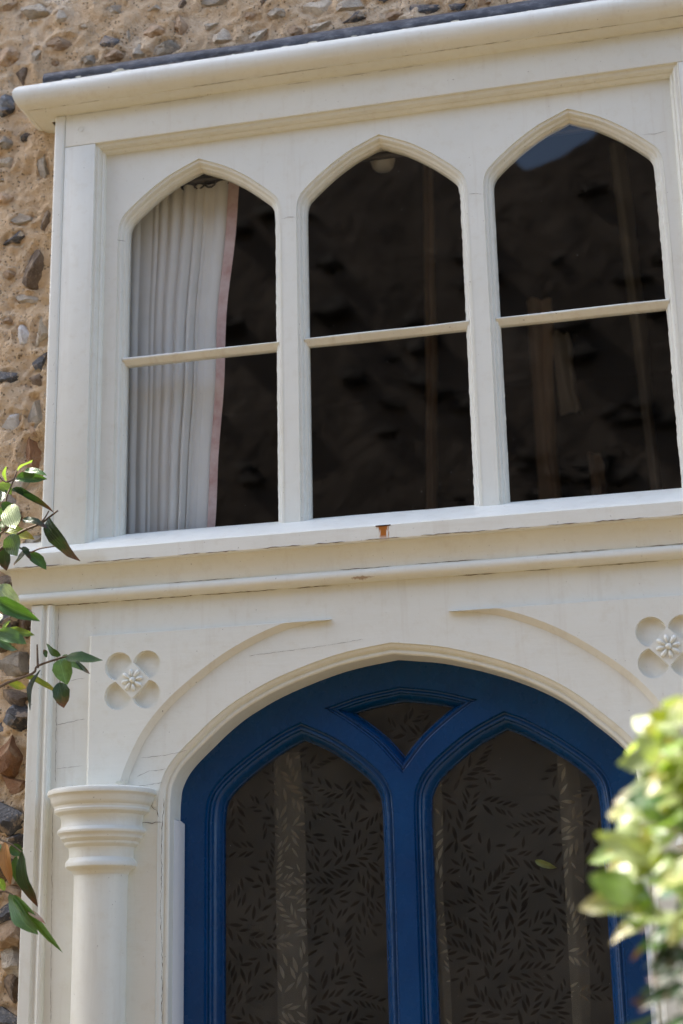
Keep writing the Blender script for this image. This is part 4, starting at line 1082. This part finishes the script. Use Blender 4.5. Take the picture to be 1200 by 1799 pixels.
def leaf_holes(poly, seed, zmin, nst, band):
    """sprays of willow leaves etched clear in the frosting"""
    rnd = random.Random(seed); grid = {}; leaves = []
    xs = [p[0] for p in poly]; zs = [p[1] for p in poly]
    def free(pts, own):
        for x, z in pts:
            k = (int(x // .004), int(z // .004))
            for a in (-1, 0, 1):
                for b in (-1, 0, 1):
                    for (qx, qz, w) in grid.get((k[0] + a, k[1] + b), ()):
                        if w != own and (qx - x) ** 2 + (qz - z) ** 2 < .0023 ** 2: return False
        return True
    def add(pts, own):
        for x, z in pts: grid.setdefault((int(x // .004), int(z // .004)), []).append((x, z, own))
    uid = 0
    for s_ in range(nst):
        x, z = rnd.uniform(min(xs), max(xs)), rnd.uniform(zmin, max(zs))
        if rnd.random() > band(x, z): continue
        ang = rnd.uniform(0, 2 * math.pi); bend = rnd.uniform(-.13, .13); own = s_
        for i in range(rnd.randint(6, 13)):
            for sgn in (1, -1):
                L = rnd.uniform(.022, .033) * (1 - .03 * i); wd = L * rnd.uniform(.11, .14); a = ang + sgn * rnd.uniform(.52, .72) * (1 if i < 99 else .3)
                bx, bz = x + math.cos(ang + sgn * 1.57) * .0016, z + math.sin(ang + sgn * 1.57) * .0016
                bx += math.cos(a) * .0025; bz += math.sin(a) * .0025
                ca, sa = math.cos(a), math.sin(a); cv = sgn * rnd.uniform(-.12, .02)
                out = []
                for t_, h_ in ((0, .06), (.18, .62), (.42, 1), (.66, .78), (.86, .34), (1, .04)): out.append((t_ * L, h_ * wd + cv * L * t_ * (1 - t_)))
                low = [(t_ * L, -h_ * wd + cv * L * t_ * (1 - t_)) for t_, h_ in ((.86, .34), (.66, .78), (.42, 1), (.18, .62), (0, .06))]
                pts = [(bx + u * ca - v * sa, bz + u * sa + v * ca) for u, v in out + low]
                ctr = [(bx + u * ca, bz + u * sa) for u in (0, L * .2, L * .4, L * .6, L * .8, L)]
                chk = pts + ctr
                if all(inside(p, poly) for p in pts) and free(chk, -1) and min(p[1] for p in pts) > zmin:
                    leaves.append(pts); add(chk, uid)
                uid += 1
            x += math.cos(ang) * .012; z += math.sin(ang) * .012; ang += bend
    return leaves
fld = lambda x, z: max(0.02, min(1.0, .38 + 2.4 * noise.noise(Vector((x * 9 + 3, z * 3.0, 2)))))
for pth, sd_, cl, seed, ins in ((lanL, 1, False, 3, .0262), (lanR, 1, False, 8, .0262), (tri, -1, True, 5, .0215)):
    pin = inset_path(pth, ins, cl, sd_)
    g = link('pane', plate(pin, [], GY, .004), 'door_glass', door, sharp=0)
    hin = inset_path(pth, ins + .002, cl, sd_)
    hl = leaf_holes(hin, seed, 1.36, 340 if seed != 5 else 60, fld)
    fm = link('frosting', plate(pin, hl, GY + .0046, .0003), 'frosted_film', g, sharp=0)

# dead leaf caught on the right-hand pane
def leaf_mesh(seed, ratio=.30, fold=.25, curl=.25, twist=0.0):
    """unit leaf: base at origin, tip at y=1, pointed both ends, folded on the midrib"""
    rnd = random.Random(seed); V, F = [], []; st = [0, .05, .14, .26, .39, .52, .65, .78, .89, 1.0]
    wd = [.07, .40, .72, .93, 1.0, .97, .86, .66, .38, .03]; ph = rnd.uniform(0, 6)
    for i, (t_, w_) in enumerate(zip(st, wd)):
        w = w_ * ratio * .5; zc = -curl * t_ * t_ + .03 * math.sin(t_ * 6 + ph); sway = .07 * math.sin(t_ * 2.4 + ph) * t_; tw = twist * t_
        for s_ in (-1, -.55, 0, .55, 1):
            wob = 1 + .05 * math.sin(i * 2.6 + s_ * 2 + ph); x = s_ * w * wob; z = abs(x) * fold * 1.6 + .012 * math.sin(i * 1.3 + s_ * 3 + ph) * abs(s_)
            V.append((x * math.cos(tw) - z * math.sin(tw) + sway, t_, zc + x * math.sin(tw) + z * math.cos(tw)))
    for i in range(len(st) - 1):
        for q in range(4): a = i * 5 + q; F.append((a, a + 1, a + 6, a + 5))
    n = len(V); me = mesh('leaf', V, F)
    me.polygons.foreach_set('use_smooth', [True] * len(me.polygons)); return me
LEAVES = [leaf_mesh(i, 1.0, rnd_f, c_, tw) for i, (rnd_f, c_, tw) in enumerate([(.10, .12, .1), (.16, .25, -.2), (.06, -.10, .25), (.20, .32, .0), (.12, .05, -.35), (.08, .2, .4)])]
_lm = {}
def leaf_data(i, c):
    if (i, c) not in _lm:
        me = LEAVES[i].copy(); me.materials.append(MAT[LEAFMAT[c]]); _lm[(i, c)] = me
    return _lm[(i, c)]
def put_leaf(base, tip, width, c, parent, rnd, up=.5, name='leaf', i=None):
    b, t_ = Vector(base), Vector(tip); y = (t_ - b); L = y.length; y.normalize()
    want = Vector((.1, -.95, -.1)) * (1 - up) + to_sun * up + Vector((rnd.uniform(-.4, .4), rnd.uniform(-.3, .3), rnd.uniform(-.3, .3)))
    z = (want - y * want.dot(y)).normalized(); x = y.cross(z)
    width *= 1.2
    o = bpy.data.objects.new(name, leaf_data(rnd.randrange(6) if i is None else i, c)); COL.objects.link(o)
    mw = Matrix((x * width, y * L, z * L)).transposed().to_4x4(); mw.translation = b
    if parent: o.parent = parent; o.matrix_parent_inverse = Matrix.Translation(-parent.location)
    o.matrix_basis = mw
    return o
rl = random.Random(21)
o = put_leaf((.2399, .080, 1.7831), (.2783, .080, 1.7683), .011, 'p', None, rl, 0.0, 'fallen_leaf', 1)
tag(o, 'small pale dead leaf stuck on the right glass of the blue door', 'leaf')

# ------------------------------------------------------------------ inside the house
def drape(name, x0t, x1t, x0b, x1b, z0, z1, y, mat, folds, amp, label, lean=0.0, border=None):
    root = tag(empty(name, ((x0b + x1b) / 2, y, z0)), label, 'curtain')
    nx, nz = max(12, folds * 12), 22; rr = random.Random(folds * 7 + int(x0t * 100))
    ph = [rr.uniform(.35, 1.9) for _ in range(folds + 2)]; tot = sum(ph[:folds]); amps = [rr.uniform(.5, 1.25) for _ in range(folds + 2)]
    def fold_y(u, v):
        s_ = u * tot; i = 0
        while i < folds - 1 and s_ > ph[i]: s_ -= ph[i]; i += 1
        f = s_ / ph[i]; return -amp * amps[i] * (max(0.0, math.sin(math.pi * min(1, f))) ** .8) * (.55 + .45 * math.sin(1.5 * v + i)) + amp * .25 * math.sin(7 * u + 3 * v)
    def sheet(u0, u1, n, dy):
        V, F = [], []
        for j in range(nz + 1):
            v = j / nz; z = z0 + (z1 - z0) * v
            for i in range(n + 1):
                u = u0 + (u1 - u0) * i / n
                xa, xb = x0b + (x0t - x0b) * v, x1b + (x1t - x1b) * v
                pinch = 1 - .0 * v
                wv = .0035 * math.sin(6.5 * v + x0t * 9) + .002 * math.sin(17 * v)
                V.append((xa + (xb - xa) * u + wv * u, y + dy + fold_y(min(u, 1), v) * (1.0 if u <= 1 else .15), z))
        for j in range(nz):
            for i in range(n): a = j * (n + 1) + i; F.append((a, a + 1, a + n + 2, a + n + 1))
        return mesh(name, V, F)
    link('cloth', sheet(0, 1, nx, 0), mat, root, sharp=80)
    if border: link('border', sheet(1.0, border[1], 4, -.004), border[0], root, sharp=80)
    return root
cur = drape('window_curtain', -0.644, -0.358, -0.628, -0.419, 2.40, 3.283, .090, 'curtain_lining', 12, .017, 'pale grey lined curtain with pink red border in the left window light', border=('curtain_border', 1.085))
link('curtain_rail', mesh('rail', *tube([(-.62, .09, 3.297), (-.2, .09, 3.297), (.8, .09, 3.299)], .008, .008, 8)), 'lamp_metal', cur, sharp=60)
rr = random.Random(2); V, F = [], []
for i in range(9):
    x = -.61 + i * .030 + rr.uniform(-.006, .006); v_, f_ = tube([(x + .013 * math.cos(a), 0.09 + .004 * math.sin(a), 3.289 + .016 * math.sin(a)) for a in [k * math.pi / 5 for k in range(11)]], .0022, .0022, 5)
    link('curtain_ring', mesh('ring', v_, f_), 'lamp_metal', cur, sharp=60)
drape('brown_drape', -0.127, -0.092, -0.162, -0.129, 2.821, 3.964, 1.40, 'drape_brown', 2, 0.030, 'thin brown drape hanging behind the middle window light')
drape('brown_drape', 0.167, 0.239, 0.169, 0.228, 2.828, 3.489, 1.40, 'drape_brown', 2, 0.030, 'wider brown drape low behind the right window light')
drape('grey_cloth', 0.233, 0.286, 0.246, 0.306, 3.122, 3.372, 1.40, 'drape_grey', 2, 0.030, 'short grey cloth hanging beside the brown drape in the right window light')
drape('brown_drape', 0.315, 0.352, 0.324, 0.371, 2.806, 2.994, 1.40, 'drape_brown', 2, 0.030, 'small brown cloth end at the foot of the right window light')
drape('grey_drape', 0.442, 0.492, 0.489, 0.520, 2.792, 3.960, 1.40, 'drape_grey', 1, 0.030, 'slanting grey drape near the right edge of the right window light')
lamp = tag(empty('pendant_lamp', (-.085, .45, 3.50)), 'small white glass lampshade hanging at the top of the middle window light', 'lamp')
link('shade', lathe([(.0, 3.462), (.020, 3.463), (.026, 3.470), (.031, 3.486), (.0325, 3.504), (.031, 3.516), (.026, 3.524), (.014, 3.527)], -.077, .45, 28), 'lamp_glass', lamp, sharp=60)
link('collar', lathe([(.015, 3.524), (.0155, 3.538), (.010, 3.546), (.003, 3.55), (.003, 4.2)], -.077, .45, 16), 'lamp_metal', lamp, sharp=40)
drape('hall_curtain', .037, .060, .037, .062, 1.20, 2.0, .13, 'drape_cream', 1, .010, 'narrow cream curtain edge behind the right door glass beside the middle bar')
drape('hall_curtain', .288, .325, .288, .325, 1.20, 2.02, .125, 'drape_cream', 1, .014, 'cream curtain strip behind the right door glass, away from the middle bar')
drape('hall_curtain', -.29, -.23, -.285, -.225, 1.20, 2.02, .17, 'drape_grey', 2, .012, 'pale cloth strip added behind the left door glass to stand in for a reflection')  # added cloth imitating a bluish reflection in the left pane, not a hall curtain
drape('hall_curtain', .384, .398, .384, .398, 1.20, 1.95, .15, 'drape_cream', 1, .006, 'sliver of cream curtain at the outer edge of the right door glass')

# ------------------------------------------------------------------ shrubs
def shrub(name, label, stems, leaves, base, up, seed, extra, wide=1.0):
    root = tag(empty(name, base), label, 'shrub'); rnd = random.Random(seed); parts = []
    hub = Vector(base) + Vector((0, 0, .55))
    for pts, r in stems:
        P = [tuple(p) for p in pts]; p0 = Vector(P[0])
        low = [hub.lerp(p0, .45) + Vector((0, 0, -.10)), hub.lerp(p0, .8) + Vector((0, 0, -.03))]
        root_stem = abs(p0.x - base[0]) < .36
        q = spline(([tuple(hub)] + [tuple(l_) for l_ in low] if root_stem else []) + P, 4)
        link('stem', mesh('stem', *tube(q, max(.005, r * 1.7) if root_stem else r, r * .6, 6)), 'twig_bark', root, sharp=60)
    parts.append(tube([tuple(base), tuple(Vector(base) + Vector((.02, .01, .3))), tuple(hub)], .022, .015, 8))
    link('trunk', mesh('trunk', *joined(parts)), 'twig_bark', root, sharp=60)
    for b, t_, w, c in leaves: put_leaf(b, t_, w * wide, c, root, rnd, up)
    for b, t_, w, c in extra(rnd): put_leaf(b, t_, w, c, root, rnd, .6)
    return root
def extra_left(rnd):
    out = []
    for i in range(46):      # outside the picture: the rest of the shrub
        p = Vector((rnd.uniform(-1.45, -1.02), rnd.uniform(-.5, -.12), rnd.uniform(1.0, 2.75))); d = Vector((rnd.uniform(-1, .5), rnd.uniform(-.8, .3), rnd.uniform(-.4, .6))).normalized() * rnd.uniform(.05, .09)
        out.append((p, p + d, rnd.uniform(.018, .03), rnd.choice('gglldb')))
    return out
def extra_right(rnd):
    out = []
    for i in range(70):
        p = Vector((rnd.uniform(.76, 1.05), rnd.uniform(-1.62, -1.15), rnd.uniform(1.42, 1.93))); d = Vector((rnd.uniform(-1, .8), rnd.uniform(-.6, .6), rnd.uniform(-.3, .8))).normalized() * rnd.uniform(.04, .065)
        if p.x < .80 and p.z < 1.62: continue
        out.append((p, p + d, rnd.uniform(.018, .028), rnd.choice('bbyypsgdl')))
    return out
shrub('bay_shrub', 'glossy green bay shrub with drooping sprigs against the flint wall at left', LEFT_STEMS, LEFT_LEAVES, (-1.18, -.32, 0), .40, 6, extra_left, 1.15)
shrub('sunlit_shrub', 'pale yellow green sunlit shrub, out of focus in front of the door at right', RIGHT_STEMS, RIGHT_LEAVES, (.92, -1.36, 0), .55, 9, extra_right)

# ------------------------------------------------------------------ across the yard (seen reflected in the glass)
OY = -7.0
opp = tag(empty('garden_wall', (0, OY, 0)), 'tall flint wall across the yard, reflected in the window panes', 'wall')
sky_line = [(9, 7.0), (1.6, 7.05), (.7, 7.35), (.35, 7.3), (.16, 7.12), (-.02, 7.03), (-.16, 7.0), (-.3, 6.97), (-.42, 7.12), (-.9, 7.55), (-2.2, 8.3), (-3.4, 9.0), (-5, 8.2), (-9, 7.0)]
link('mortar', plate([(-9, 0), (9, 0)] + sky_line, [], OY - .4, .4), 'old_mortar', opp, sharp=0)
for i in range(80):
    x, z = rs.uniform(-3.8, 1.2), rs.uniform(3.6, 6.9); w = rs.uniform(.10, .30)
    o = put_flint(x, z, w, w * rs.uniform(.35, .7), 'x', .2, opp, OY)
def tree(label, x, y, h, r, seed):
    root = tag(empty('garden_tree', (x, y, 0)), label, 'tree', None); rnd = random.Random(seed)
    link('trunk', mesh('trunk', *joined([tube([(x, y, 0), (x + .1, y, h * .4), (x - .05, y + .1, h * .85)], .2, .05, 9)] + [tube([(x, y, h * .5), (x + rnd.uniform(-1, 1) * r * .7, y + rnd.uniform(-.6, .6) * r, h * rnd.uniform(.7, .92))], .07, .02, 6) for _ in range(6)])), 'tree_bark', root, sharp=60)
    V, F = [], []
    cl = [(Vector((x + rnd.gauss(0, .45) * r, y + rnd.gauss(0, .4) * r, h - r * .75 + rnd.gauss(0, .38) * r)), r * rnd.uniform(.18, .36)) for _ in range(34)]
    for c, rad in cl:
        for _ in range(130):
            d = Vector((rnd.gauss(0, 1), rnd.gauss(0, 1), rnd.gauss(0, 1))).normalized() * rad * rnd.random() ** .4; p = c + d
            a = Vector((rnd.gauss(0, 1), rnd.gauss(0, 1), rnd.gauss(0, 1))).normalized() * .075; b = a.orthogonal().normalized() * .04; o = len(V)
            V += [p - a, p + b, p + a, p - b]; F.append((o, o + 1, o + 2, o + 3))
    cr_ = link('crown', mesh('crown', V, F), 'tree_leaf', root, sharp=0); cr_['kind'] = 'stuff'
tree('leafy tree behind the garden wall, left of the reflected patch of sky', -2.4, -8.8, 10.0, 2.0, 1)
tree('leafy tree behind the garden wall, right of the reflected patch of sky', 1.9, -8.6, 9.2, 1.9, 2)
